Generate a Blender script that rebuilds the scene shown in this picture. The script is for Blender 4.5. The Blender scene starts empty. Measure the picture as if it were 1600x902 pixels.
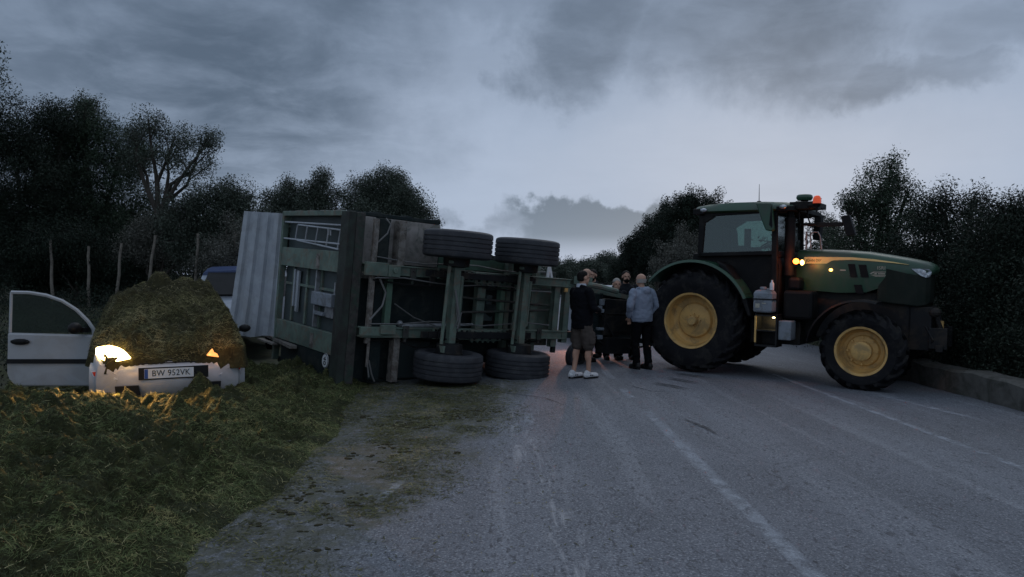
import bpy, bmesh, math, random
import numpy as np
from mathutils import Vector, Matrix, Euler
R_ = math.radians
SC = bpy.context.scene
COL = SC.collection
rng = np.random.default_rng(7)
random.seed(7)

# ------------------------------------------------------------------ camera, sky, sun, exposure
cd = bpy.data.cameras.new("camera"); cam = bpy.data.objects.new("camera", cd); COL.objects.link(cam)
cd.sensor_width = 36.0; cd.lens = 25.875; cd.clip_start = 0.05; cd.clip_end = 3000
cam.location = (0, 0, 1.65)
cam.rotation_euler = (R_(90) - math.atan((451 - 432) / 1150), 0, 0)
SC.camera = cam
SC.view_settings.view_transform = 'Standard'; SC.view_settings.look = 'None'
SC.view_settings.gamma = 1.0; SC.view_settings.exposure = 0.40
SC.view_settings.use_curve_mapping = False

SUN_EL, SUN_AZ = 12.0, 20.0           # dusk glow ahead, a little to the right of the road


class NT:
    """small helper for building node trees"""
    def __init__(s, tree):
        s.t = tree; s.n = tree.nodes; s.l = tree.links

    def new(s, typ, **kw):
        n = s.n.new(typ)
        for k, v in kw.items():
            setattr(n, k, v)
        return n

    def put(s, sock, v):
        if v is None:
            return
        if hasattr(v, 'is_output') or hasattr(v, 'links'):
            s.l.new(v, sock)
        else:
            sock.default_value = v

    def m(s, op, a, b=None, c=None, clamp=False):
        n = s.new('ShaderNodeMath', operation=op, use_clamp=clamp)
        s.put(n.inputs[0], a); s.put(n.inputs[1], b); s.put(n.inputs[2], c)
        return n.outputs[0]

    def ss(s, x, lo, hi, a=0.0, b=1.0):
        n = s.new('ShaderNodeMapRange', interpolation_type='SMOOTHSTEP')
        s.put(n.inputs[0], x); n.inputs[1].default_value = lo; n.inputs[2].default_value = hi
        n.inputs[3].default_value = a; n.inputs[4].default_value = b
        return n.outputs[0]

    def mix(s, f, a, b):
        n = s.new('ShaderNodeMix', data_type='RGBA')
        s.put(n.inputs[0], f)
        for i, v in ((6, a), (7, b)):
            if isinstance(v, (tuple, list)) and len(v) == 3:
                v = (*v, 1)
            s.put(n.inputs[i], v)
        return n.outputs[2]

    def noise(s, vec, scale, detail=4, rough=.55, dist=0.0, col=False):
        n = s.new('ShaderNodeTexNoise')
        s.put(n.inputs['Vector'], vec)
        n.inputs['Scale'].default_value = scale; n.inputs['Detail'].default_value = detail
        n.inputs['Roughness'].default_value = rough; n.inputs['Distortion'].default_value = dist
        return n.outputs['Color' if col else 'Fac']

    def mapping(s, vec, scale=(1, 1, 1), rot=(0, 0, 0), loc=(0, 0, 0)):
        n = s.new('ShaderNodeMapping'); s.l.new(vec, n.inputs[0])
        n.inputs['Scale'].default_value = scale; n.inputs['Rotation'].default_value = rot
        n.inputs['Location'].default_value = loc
        return n.outputs[0]


def build_world():
    w = bpy.data.worlds.new("World"); SC.world = w; w.use_nodes = True
    t = NT(w.node_tree); t.n.clear()
    out = t.new('ShaderNodeOutputWorld')
    sky = t.new('ShaderNodeTexSky', sky_type='NISHITA')
    sky.sun_disc = False; sky.sun_elevation = R_(SUN_EL); sky.sun_rotation = R_(SUN_AZ)
    geo = t.new('ShaderNodeTexCoord').outputs['Generated']
    sp = t.new('ShaderNodeSeparateXYZ'); t.l.new(geo, sp.inputs[0])
    X, Y, Z = sp.outputs
    az = t.m('ARCTAN2', X, Y)
    el = t.m('ARCSINE', Z)
    # cloud noise projected on a flat cloud deck
    zz = t.m('ADD', t.m('MAXIMUM', Z, 0.0), 0.16)
    cv = t.new('ShaderNodeCombineXYZ')
    t.l.new(t.m('DIVIDE', X, zz), cv.inputs[0]); t.l.new(t.m('DIVIDE', Y, zz), cv.inputs[1])
    n1 = t.noise(cv.outputs[0], 1.15, 7, .56, .4)
    n2 = t.noise(cv.outputs[0], 3.1, 6, .6, .3)
    nd = t.noise(geo, 7.0, 6, .6, 0.2)
    nd2 = t.noise(t.mapping(geo, loc=(3.1, 1.7, .4)), 7.0, 6, .6, 0.2)
    ua = t.m('ADD', az, t.m('MULTIPLY', t.m('SUBTRACT', nd, .5), .28))
    va = t.m('ADD', el, t.m('MULTIPLY', t.m('SUBTRACT', nd2, .5), .16))

    def blob(px, py, a, b, amp, lo=1.15, hi=.35):
        u0 = math.atan((px - 800) / 1150); v0 = math.atan((432 - py) / 1150 * math.cos(u0))
        du = t.m('DIVIDE', t.m('SUBTRACT', ua, u0), a / 1150); dv = t.m('DIVIDE', t.m('SUBTRACT', va, v0), b / 1150)
        d = t.m('SQRT', t.m('ADD', t.m('MULTIPLY', du, du), t.m('MULTIPLY', dv, dv)))
        return t.m('MULTIPLY', t.ss(d, lo, hi), amp)
    dark = None
    for a in ((60, 50, 590, 270, 1.0, 1.25, .35), (430, 40, 250, 200, .75, 1.2, .3), (900, 75, 160, 90, .85, 1.15, .35), (1180, 60, 215, 110, .85, 1.15, .35),
              (1370, 122, 90, 34, .6), (1500, 105, 65, 30, .45), (1560, 30, 120, 50, .35), (1250, -60, 500, 110, .4),
              (760, -40, 300, 90, .5), (760, 352, 42, 30, .40)):
        b = blob(*a)
        dark = b if dark is None else t.m('ADD', t.m('MAXIMUM', dark, b), t.m('MULTIPLY', t.m('MINIMUM', dark, b), .3))
    # low cumulus bank with a crisp, lumpy top
    u0 = math.atan((942 - 800) / 1150)
    lump = t.noise(geo, 22.0, 5, .55)
    top = t.m('ADD', .058, t.m('MULTIPLY', lump, .085))
    inside = t.m('MULTIPLY', t.ss(t.m('SUBTRACT', top, el), -.003, .008), t.ss(t.m('ABSOLUTE', t.m('SUBTRACT', ua, u0)), .155, .105))
    bank = t.m('MULTIPLY', inside, t.ss(el, .025, .06))
    # overcast deck colours
    grad = t.ss(el, 0.02, 0.42)
    base = t.mix(grad, (.30, .365, .475), (.215, .275, .375))
    pale = blob(1230, 255, 620, 120, .7, 1.2, .1)
    base = t.mix(pale, base, (.35, .40, .495))
    bright = blob(720, 200, 180, 210, .45, 1.2, .1)
    base = t.mix(bright, base, (.33, .395, .51))
    texture = t.m('MULTIPLY', t.m('SUBTRACT', t.m('ADD', t.m('MULTIPLY', n1, .6), t.m('MULTIPLY', n2, .4)), .42), .75, clamp=True)
    base = t.mix(t.m('MULTIPLY', texture, .5), base, (.13, .165, .225))
    dsoft = t.m('SUBTRACT', 1.0, t.m('EXPONENT', t.m('MULTIPLY', dark, -1.05)))
    dtex = t.m('MULTIPLY', t.m('MULTIPLY', dsoft, t.ss(n2, .25, .65, .72, 1.25)), t.ss(n1, .2, .7, .85, 1.2), clamp=True)
    base = t.mix(dtex, base, (.074, .104, .150))
    base = t.mix(t.m('MULTIPLY', bank, .88), base, t.mix(t.ss(el, .02, .11), (.14, .19, .255), (.098, .135, .185)))
    # the sky behind the viewer is already darker
    back = t.ss(Y, .35, -.5)
    zen = t.ss(Z, .45, .8)
    base = t.mix(zen, base, (.37, .45, .57))
    base = t.mix(t.m('MULTIPLY', back, .8), base, (.29, .355, .45))
    base = t.mix(t.ss(el, 0.0, -.04), base, (.02, .022, .024))
    b1 = t.new('ShaderNodeBackground'); t.l.new(sky.outputs[0], b1.inputs[0]); b1.inputs[1].default_value = .05
    b2 = t.new('ShaderNodeBackground'); t.l.new(base, b2.inputs[0]); b2.inputs[1].default_value = 1.0
    mx = t.new('ShaderNodeMixShader'); mx.inputs[0].default_value = .97
    t.l.new(b1.outputs[0], mx.inputs[1]); t.l.new(b2.outputs[0], mx.inputs[2]); t.l.new(mx.outputs[0], out.inputs[0])


build_world()
sl = bpy.data.lights.new("sun", 'SUN'); sl.energy = 0.25; sl.angle = R_(35); sl.color = (1.0, .93, .86)
so = bpy.data.objects.new("sun", sl); COL.objects.link(so)
_d = Vector((math.sin(R_(SUN_AZ)) * math.cos(R_(45)), math.cos(R_(SUN_AZ)) * math.cos(R_(45)), math.sin(R_(45))))
so.rotation_euler = _d.to_track_quat('Z', 'Y').to_euler()


# ------------------------------------------------------------------ materials
def pmat(name, col, rough=.6, metal=0.0, col2=None, scale=6.0, amt=.5, bump=0.0, bscale=60.0, spec=.25, dirt=None, dscale=2.5, damt=.5, tint=None, sheen=0):
    m = bpy.data.materials.new(name); m.use_nodes = True
    t = NT(m.node_tree); b = t.n['Principled BSDF']
    oc = t.new('ShaderNodeTexCoord').outputs['Object']
    c2 = col2 or tuple(x * .62 for x in col)
    n = t.noise(oc, scale, 6, .62, .3)
    c = t.mix(t.m('MULTIPLY', t.ss(n, .35, .68), amt), col, c2)
    if dirt:
        d = t.noise(oc, dscale, 8, .7, .6)
        dm = t.m('MULTIPLY', t.ss(d, .47, .63), damt)
        c = t.mix(dm, c, dirt)
        t.l.new(t.m('ADD', rough, t.m('MULTIPLY', dm, .25), clamp=True), b.inputs['Roughness'])
    else:
        t.l.new(t.m('ADD', rough - .06, t.m('MULTIPLY', n, .12), clamp=True), b.inputs['Roughness'])
    if tint:
        a = t.new('ShaderNodeAttribute', attribute_name='tint').outputs['Fac']
        for lo, hi, tc in tint:
            c = t.mix(t.ss(a, lo, hi), c, tc)
    t.l.new(c, b.inputs['Base Color'])
    b.inputs['Metallic'].default_value = metal
    b.inputs['Specular IOR Level'].default_value = spec
    if bump:
        bn = t.new('ShaderNodeBump'); bn.inputs['Strength'].default_value = bump; bn.inputs['Distance'].default_value = .01
        t.l.new(t.noise(oc, bscale, 5, .6), bn.inputs['Height']); t.l.new(bn.outputs[0], b.inputs['Normal'])
    return m


def emat(name, col, strength):
    m = bpy.data.materials.new(name); m.use_nodes = True
    t = NT(m.node_tree); b = t.n['Principled BSDF']
    b.inputs['Base Color'].default_value = (*[min(1, c) for c in col], 1); b.inputs['Roughness'].default_value = .15
    oc = t.new('ShaderNodeTexCoord').outputs['Object']
    n = t.noise(oc, 30, 2)
    b.inputs['Emission Color'].default_value = (*col, 1)
    t.l.new(t.m('MULTIPLY', strength, t.ss(n, .1, .7, .75, 1.15)), b.inputs['Emission Strength'])
    return m


def glass(name, tint, refl=.12, tr=.8):
    m = bpy.data.materials.new(name); m.use_nodes = True
    t = NT(m.node_tree); t.n.clear(); out = t.new('ShaderNodeOutputMaterial')
    tb = t.new('ShaderNodeBsdfTransparent'); tb.inputs[0].default_value = (*tint, 1)
    gl = t.new('ShaderNodeBsdfGlossy'); gl.inputs['Roughness'].default_value = .06; gl.inputs[0].default_value = (.85, .92, .92, 1)
    df = t.new('ShaderNodeBsdfDiffuse')
    oc = t.new('ShaderNodeTexCoord').outputs['Object']
    t.l.new(t.mix(t.noise(oc, 4, 5), (.05, .07, .07), (.13, .15, .15)), df.inputs[0])
    fr = t.new('ShaderNodeFresnel'); fr.inputs[0].default_value = 1.5
    m1 = t.new('ShaderNodeMixShader'); m1.inputs[0].default_value = 1 - tr
    t.l.new(tb.outputs[0], m1.inputs[1]); t.l.new(df.outputs[0], m1.inputs[2])
    m2 = t.new('ShaderNodeMixShader'); t.l.new(t.m('ADD', fr.outputs[0], refl, clamp=True), m2.inputs[0])
    t.l.new(m1.outputs[0], m2.inputs[1]); t.l.new(gl.outputs[0], m2.inputs[2]); t.l.new(m2.outputs[0], out.inputs[0])
    return m


M = {}
M['tgreen'] = pmat('tractor_green', (.020, .064, .036), .34, col2=(.015, .050, .029), dirt=(.05, .055, .045), damt=.5, spec=.5)
M['tyellow'] = pmat('tractor_yellow', (.60, .37, .13), .5, col2=(.50, .30, .11), dirt=(.20, .155, .09), damt=.6, dscale=4)
M['stripe'] = pmat('stripe_yellow', (.80, .58, .24), .4, amt=.3)
M['nose'] = pmat('nose_mesh', (.013, .019, .015), .6, dirt=(.03, .033, .028), damt=.4, spec=.14)
M['tblack'] = pmat('black_plastic', (.008, .008, .009), .5, dirt=(.024, .023, .021), damt=.5, spec=.14)
M['steel'] = pmat('dark_steel', (.02, .021, .023), .5, metal=.3, dirt=(.06, .05, .04), damt=.6, spec=.14)
M['rubber'] = pmat('tyre_rubber', (.010, .010, .012), .75, dirt=(.035, .033, .031), damt=.6, dscale=5, bump=.2, spec=.14)
M['rubber2'] = pmat('truck_tyre_rubber', (.036, .038, .045), .6, dirt=(.065, .066, .07), damt=.6, dscale=7, bump=.25)
M['greyplastic'] = pmat('grey_plastic', (.21, .235, .27), .55, col2=(.14, .155, .18), scale=5, dirt=(.09, .09, .085), damt=.6, dscale=6)
M['whiteplastic'] = pmat('white_plastic', (.6, .62, .65), .45)
M['seat'] = pmat('seat_cloth', (.05, .05, .055), .9)
M['cabglass'] = glass('cab_glass', (.50, .62, .60), .03, .94)
M['carglass'] = glass('car_glass', (.42, .50, .46), .06, .85)
M['lampglass'] = pmat('lamp_glass', (.45, .48, .52), .12, metal=.6, col2=(.15, .16, .18), scale=14, amt=.9)
M['amber'] = emat('amber_lamp', (1.0, .22, .03), 5.0)
M['warm'] = emat('warm_lamp', (1.0, .50, .16), 5.0)
M['marker'] = emat('marker_lamp', (1.0, .50, .10), 5.0)
M['steplight'] = emat('step_lamp', (1.0, .80, .40), 5.0)
M['headlamp'] = emat('headlamp_glow', (1.0, .66, .24), 9.0)
M['headlamp2'] = emat('headlamp_glow_buried', (1.0, .40, .10), .8)
M['redlamp'] = emat('red_lamp', (1.0, .10, .03), 10.0)
M['beacon'] = emat('beacon_dome', (.80, .09, .02), .22)
M['redlens'] = pmat('red_lens', (.55, .05, .025), .15, col2=(.45, .03, .02), spec=.6)
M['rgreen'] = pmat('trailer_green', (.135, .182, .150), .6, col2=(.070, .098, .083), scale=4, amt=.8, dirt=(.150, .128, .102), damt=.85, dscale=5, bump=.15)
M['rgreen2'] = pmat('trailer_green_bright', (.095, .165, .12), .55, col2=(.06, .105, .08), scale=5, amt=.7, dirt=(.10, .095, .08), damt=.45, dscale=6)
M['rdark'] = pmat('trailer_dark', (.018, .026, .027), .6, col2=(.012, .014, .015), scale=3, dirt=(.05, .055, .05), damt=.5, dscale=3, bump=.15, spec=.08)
M['rteal'] = pmat('trailer_rear_panel', (.050, .066, .068), .55, col2=(.034, .046, .049), scale=2, dirt=(.065, .07, .068), damt=.45, dscale=3)
M['rust'] = pmat('rusty_post', (.060, .056, .052), .75, col2=(.028, .025, .024), scale=9, amt=.9, dirt=(.035, .058, .045), damt=.75, dscale=6, bump=.4)
M['stained'] = pmat('stained_green_beam', (.036, .048, .040), .7, col2=(.022, .022, .021), scale=4, amt=.9, dirt=(.035, .03, .028), damt=.8, dscale=2.5, bump=.3)
M['worn'] = pmat('worn_pale_steel', (.22, .205, .19), .7, col2=(.10, .08, .065), scale=10, amt=.8, dirt=(.05, .045, .04), damt=.7, dscale=8, bump=.3)
M['sheet'] = pmat('dusty_sheet_metal', (.30, .275, .26), .7, col2=(.19, .175, .16), scale=5, amt=.8, dirt=(.06, .08, .065), damt=.6, dscale=4, bump=.2)
M['galv'] = pmat('galvanised_sheet', (.35, .375, .41), .5, col2=(.25, .27, .30), scale=3, amt=.8, dirt=(.24, .245, .25), damt=.5, dscale=2)
M['galv2'] = pmat('bare_metal', (.30, .31, .33), .45, metal=.3, col2=(.17, .175, .18), scale=9, amt=.8)
M['hose'] = pmat('hose_rubber', (.02, .02, .021), .5, spec=.14)
M['palehose'] = pmat('pale_hose', (.16, .16, .16), .6)
M['carwhite'] = pmat('white_car_paint', (.36, .37, .39), .32, col2=(.31, .32, .34), scale=3, dirt=(.27, .265, .25), damt=.4, dscale=3, spec=.5)
M['carblack'] = pmat('black_trim', (.015, .015, .016), .5, spec=.14)
M['blue'] = pmat('blue_van_paint', (.035, .06, .15), .35, spec=.5, dirt=(.06, .07, .10), damt=.3)
M['palepaint'] = pmat('pale_van_paint', (.30, .33, .38), .4)
M['plate'] = pmat('plate_white', (.62, .64, .66), .4, amt=.2)
M['plateblue'] = pmat('plate_blue', (.03, .08, .30), .4)
M['ink'] = pmat('black_lettering', (.012, .012, .013), .5)
M['decal'] = pmat('pale_decal', (.42, .40, .33), .5, scale=25, amt=.8)
M['wood'] = pmat('weathered_wood', (.20, .178, .15), .85, col2=(.11, .095, .08), scale=12, amt=.8, bump=.4)
M['concrete'] = pmat('concrete', (.11, .108, .10), .85, col2=(.06, .058, .052), scale=5, amt=.8, dirt=(.04, .042, .035), damt=.8, dscale=2, bump=.5)
M['bark'] = pmat('bark', (.055, .047, .04), .9, col2=(.03, .026, .022), scale=10, bump=.5)
M['skin'] = pmat('skin', (.42, .25, .18), .5, col2=(.36, .20, .14), scale=8, amt=.4)
M['hair'] = pmat('dark_hair', (.014, .012, .011), .6, bump=.5, bscale=120, spec=.08)
M['greyhair'] = pmat('grey_hair', (.30, .28, .26), .7, bump=.4, bscale=120, spec=.08)
M['jacketblack'] = pmat('black_jacket', (.006, .0065, .009), .85, bump=.3, bscale=18, spec=.08)
M['jacketdark'] = pmat('dark_jacket', (.013, .0145, .018), .85, bump=.3, bscale=18, spec=.08)
M['hoodie'] = pmat('grey_hoodie', (.215, .25, .32), .92, col2=(.18, .21, .27), scale=8, amt=.6, bump=.35, bscale=16, spec=.08)
M['shorts'] = pmat('brown_shorts', (.075, .062, .055), .9, col2=(.05, .042, .038), bump=.3, bscale=20, spec=.08)
M['trousers'] = pmat('black_trousers', (.005, .005, .0065), .9, bump=.3, bscale=18, spec=.08)
M['shoewhite'] = pmat('white_sneaker', (.60, .61, .63), .6, col2=(.3, .3, .32), scale=30, amt=.6)
M['shoeblack'] = pmat('black_shoe', (.012, .012, .012), .5)
M['collar'] = pmat('pale_collar', (.42, .46, .52), .8)
GRN = lambda a, b, c: [(.0, .9, b), (.93, .99, c)]
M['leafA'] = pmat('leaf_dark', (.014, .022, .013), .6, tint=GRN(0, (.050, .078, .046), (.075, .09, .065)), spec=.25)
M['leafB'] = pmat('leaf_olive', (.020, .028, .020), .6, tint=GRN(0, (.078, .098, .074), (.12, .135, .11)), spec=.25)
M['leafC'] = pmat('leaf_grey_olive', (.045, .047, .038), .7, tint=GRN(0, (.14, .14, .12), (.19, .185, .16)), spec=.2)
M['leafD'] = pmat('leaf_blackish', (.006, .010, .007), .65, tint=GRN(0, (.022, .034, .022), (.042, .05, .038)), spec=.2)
SIL = [(.0, .80, (.112, .138, .050)), (.82, .93, (.21, .195, .08)), (.965, .99, (.36, .32, .17))]
M['silage'] = pmat('silage_fibres', (.030, .037, .015), .75, scale=5, tint=SIL, spec=.2)
M['silagebase'] = pmat('silage_mass', (.036, .038, .016), .9, col2=(.016, .016, .008), scale=7, amt=.9, dirt=(.075, .078, .032), damt=.6, dscale=14, bump=.9, bscale=70, spec=.1)  # darker than the fibres: shade of the gaps put into the colour
M['silage_brown'] = pmat('silage_fibres_brown', (.045, .042, .019), .75, scale=5, tint=[(.0, .80, (.130, .124, .052)), (.82, .93, (.22, .19, .09)), (.965, .99, (.36, .31, .17))], spec=.2)
M['silagebase_brown'] = pmat('silage_mass_brown', (.042, .038, .018), .9, col2=(.019, .017, .009), scale=7, amt=.9, dirt=(.085, .078, .036), damt=.6, dscale=14, bump=.9, bscale=70, spec=.1)
M['scatter'] = pmat('scattered_silage', (.05, .053, .018), .8, tint=[(.0, .7, (.085, .088, .030)), (.8, .95, (.20, .18, .10))], spec=.2)
M['clod'] = pmat('dark_clod', (.030, .026, .014), .95, col2=(.05, .048, .02), scale=30, bump=.8)
M['soil'] = pmat('verge_soil', (.05, .05, .035), .95, col2=(.025, .03, .015), scale=1.5, amt=.9, dirt=(.06, .07, .03), damt=.7, dscale=4, bump=.6, bscale=25)


def road_material():
    m = bpy.data.materials.new('asphalt'); m.use_nodes = True
    t = NT(m.node_tree); b = t.n['Principled BSDF']
    oc = t.new('ShaderNodeTexCoord').outputs['Object']
    sp = t.new('ShaderNodeSeparateXYZ'); t.l.new(oc, sp.inputs[0]); X, Y, Z = sp.outputs
    big = t.noise(oc, .55, 5, .6, .5)
    streak = t.noise(t.mapping(oc, (2.2, .22, 1)), 1.0, 5, .6, .3)
    c = t.mix(t.ss(big, .3, .7), (.128, .138, .162), (.094, .103, .122))
    c = t.mix(t.m('MULTIPLY', t.ss(streak, .45, .72), .6), c, (.088, .097, .110))
    # polished wheel paths are a little smoother and paler
    wob = t.m('MULTIPLY', t.m('SUBTRACT', big, .5), .5)
    xp = t.m('ADD', X, wob)
    for x0 in (.05, 2.55, 4.0):
        d = t.m('ABSOLUTE', t.m('SUBTRACT', xp, x0))
        c = t.mix(t.m('MULTIPLY', t.ss(d, .42, .05), .42), c, (.168, .182, .212))
    s3 = t.noise(t.mapping(oc, (3.4, .16, 1), loc=(5, 2, 0)), 1.0, 6, .65, .4)
    c = t.mix(t.m('MULTIPLY', t.ss(s3, .52, .68), .55), c, (.205, .218, .245))
    # aggregate: fine light and dark grains, dark pits
    g1 = t.noise(oc, 62, 3, .75); g2 = t.noise(t.mapping(oc, (1, .45, 1)), 26, 3, .7, .6)
    c = t.mix(t.m('MULTIPLY', t.ss(g1, .545, .64), .75), c, (.31, .325, .35))
    c = t.mix(t.m('MULTIPLY', t.ss(g1, .46, .35), .9), c, (.035, .036, .044))
    c = t.mix(t.m('MULTIPLY', t.ss(g2, .45, .34), .7), c, (.035, .037, .046))
    v = t.new('ShaderNodeTexVoronoi'); v.inputs['Scale'].default_value = 16; t.l.new(t.mapping(oc, (1, .55, 1)), v.inputs['Vector'])
    pit = t.m('MULTIPLY', t.ss(v.outputs['Distance'], .26, .12), t.ss(t.noise(oc, 2.4, 4, .6), .46, .6))
    c = t.mix(t.m('MULTIPLY', pit, .6), c, (.022, .023, .028))
    # pale scraped streaks left by the sliding trailer
    sx = t.m('ADD', X, t.m('MULTIPLY', Y, .085)); sc = t.noise(t.mapping(oc, (9, 1.2, 1)), 1.0, 6, .7, .5)
    band = t.ss(t.m('ABSOLUTE', t.m('SUBTRACT', t.m('ADD', sx, t.m('MULTIPLY', wob, .25)), .72)), .20, .04)
    c = t.mix(t.m('MULTIPLY', t.m('MULTIPLY', band, t.ss(sc, .50, .64)), .6), c, (.36, .37, .39))
    # stain of juices and crushed silage beside the heap
    edge = t.m('ADD', X, t.m('MULTIPLY', t.m('SUBTRACT', t.noise(oc, 1.3, 6, .65, .5), .5), 1.5))
    edge = t.m('SUBTRACT', edge, t.m('MULTIPLY', t.m('SUBTRACT', Y, 4.0), .17))
    st = t.m('MULTIPLY', t.ss(edge, -.70, -1.25), t.ss(Y, 12.5, 10.5))
    st = t.m('MULTIPLY', st, t.ss(t.noise(oc, 9, 6, .7), .34, .56, .25, 1.0))
    c = t.mix(t.m('MULTIPLY', st, .78), c, t.mix(g2, (.026, .027, .014), (.070, .070, .034)))
    # hairline cracks
    vc = t.new('ShaderNodeTexVoronoi', feature='DISTANCE_TO_EDGE'); vc.inputs['Scale'].default_value = .45
    t.l.new(t.mix(.18, oc, t.noise(oc, 2, 5, .6, 0, True)), vc.inputs['Vector'])
    c = t.mix(t.m('MULTIPLY', t.m('MULTIPLY', t.ss(vc.outputs[0], .0045, .001), .35), t.ss(big, .50, .60)), c, (.02, .02, .025))
    t.l.new(c, b.inputs['Base Color'])
    b.inputs['Roughness'].default_value = .72; b.inputs['Specular IOR Level'].default_value = .35
    bn = t.new('ShaderNodeBump'); bn.inputs['Strength'].default_value = .55; bn.inputs['Distance'].default_value = .012
    t.l.new(t.m('ADD', t.m('ADD', g1, t.m('MULTIPLY', g2, 1.2)), t.m('MULTIPLY', big, 2)), bn.inputs['Height']); t.l.new(bn.outputs[0], b.inputs['Normal'])
    return m


def worn_sheet_material(name, col, lo, hi, amax, scale=14.0):
    m = bpy.data.materials.new(name); m.use_nodes = True
    t = NT(m.node_tree); b = t.n['Principled BSDF']; out = t.n['Material Output']
    oc = t.new('ShaderNodeTexCoord').outputs['Object']
    b.inputs['Roughness'].default_value = .8
    n = t.noise(oc, scale, 7, .72, .4); n2 = t.noise(oc, 90, 3, .7)
    t.l.new(t.mix(n2, tuple(c * .7 for c in col), tuple(min(1, c * 1.25) for c in col)), b.inputs['Base Color'])
    tb = t.new('ShaderNodeBsdfTransparent'); mx = t.new('ShaderNodeMixShader')
    uv = t.new('ShaderNodeAttribute', attribute_name='tint').outputs['Fac']
    f = t.m('MULTIPLY', t.m('MULTIPLY', t.ss(n, lo, hi), t.ss(n2, .30, .5, .45, 1)), t.m('MULTIPLY', uv, amax), clamp=True)
    t.l.new(f, mx.inputs[0]); t.l.new(tb.outputs[0], mx.inputs[1]); t.l.new(b.outputs[0], mx.inputs[2]); t.l.new(mx.outputs[0], out.inputs[0])
    return m


M['asphalt'] = road_material()
M['paint'] = worn_sheet_material('worn_white_paint', (.46, .50, .56), .36, .62, .42, 5.0)
M['skid'] = worn_sheet_material('tyre_mark_rubber', (.022, .023, .027), .30, .55, .8, 5.0)


# ------------------------------------------------------------------ numpy noise
def _h(ix, iy, iz, s):
    n = (ix * 374761393 + iy * 668265263 + iz * 2147483647 + s * 1274126177) & 0xffffffff
    n = ((n ^ (n >> 13)) * 1274126177) & 0xffffffff
    return ((n ^ (n >> 16)) & 0xffff) / 65535.0


def vnoise(p, s=0):
    p = np.asarray(p, float); i = np.floor(p).astype(np.int64); f = p - i; f = f * f * (3 - 2 * f)
    r = 0
    for a in (0, 1):
        wa = f[..., 0] if a else 1 - f[..., 0]
        for b in (0, 1):
            wb = f[..., 1] if b else 1 - f[..., 1]
            for c in (0, 1):
                wc = f[..., 2] if c else 1 - f[..., 2]
                r = r + wa * wb * wc * _h(i[..., 0] + a, i[..., 1] + b, i[..., 2] + c, s)
    return r


def fbm(p, s=0, o=4):
    r = 0; a = .5; p = np.asarray(p, float)
    for k in range(o):
        r = r + a * vnoise(p, s + k); p = p * 2.03 + 11.7; a *= .5
    return r / (1 - .5 ** o)


def sst(x, lo, hi):
    t = np.clip((np.asarray(x, float) - lo) / (hi - lo), 0, 1); return t * t * (3 - 2 * t)


# ------------------------------------------------------------------ mesh helpers
def link(name, me, mat=None, parent=None):
    o = bpy.data.objects.new(name, me); COL.objects.link(o)
    if mat is not None:
        me.materials.append(M[mat] if isinstance(mat, str) else mat)
    if parent is not None:
        o.parent = parent
    return o


def tag(o, label=None, cat=None, group=None, kind=None):
    if label: o['label'] = label
    if cat: o['category'] = cat
    if group: o['group'] = group
    if kind: o['kind'] = kind
    return o


def thing(name, label, cat, loc=(0, 0, 0), rot=(0, 0, 0), group=None):
    o = bpy.data.objects.new(name, None); COL.objects.link(o); o.empty_display_size = .2
    o.location = loc; o.rotation_euler = rot
    return tag(o, label, cat, group)


def fast_mesh(name, V, F, tint=None, smooth=False):
    """V (n,3), F (m,k) with constant k"""
    me = bpy.data.meshes.new(name); V = np.asarray(V, np.float32); F = np.asarray(F, np.int32)
    me.vertices.add(len(V)); me.vertices.foreach_set('co', V.ravel())
    k = F.shape[1]
    me.loops.add(F.size); me.loops.foreach_set('vertex_index', F.ravel())
    me.polygons.add(len(F)); me.polygons.foreach_set('loop_start', np.arange(0, F.size, k, dtype=np.int32))
    if smooth: me.polygons.foreach_set('use_smooth', np.ones(len(F), bool))
    if tint is not None:
        a = me.attributes.new('tint', 'FLOAT', 'POINT'); a.data.foreach_set('value', np.asarray(tint, np.float32))
    me.update(calc_edges=True); me.validate()
    return me


def grid_mesh(name, xs, ys, zf, keep=None):
    X, Y = np.meshgrid(xs, ys); Z = zf(X, Y); V = np.stack([X, Y, Z], -1).reshape(-1, 3)
    nx, ny = len(xs), len(ys); I = np.arange(nx * ny).reshape(ny, nx)
    F = np.stack([I[:-1, :-1], I[:-1, 1:], I[1:, 1:], I[1:, :-1]], -1).reshape(-1, 4)
    if keep is not None:
        k = keep(X, Y, Z).reshape(-1); F = F[k[F].any(1)]
        u, inv = np.unique(F, return_inverse=True); V = V[u]; F = inv.reshape(F.shape)
    return fast_mesh(name, V, F, smooth=True)


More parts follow.
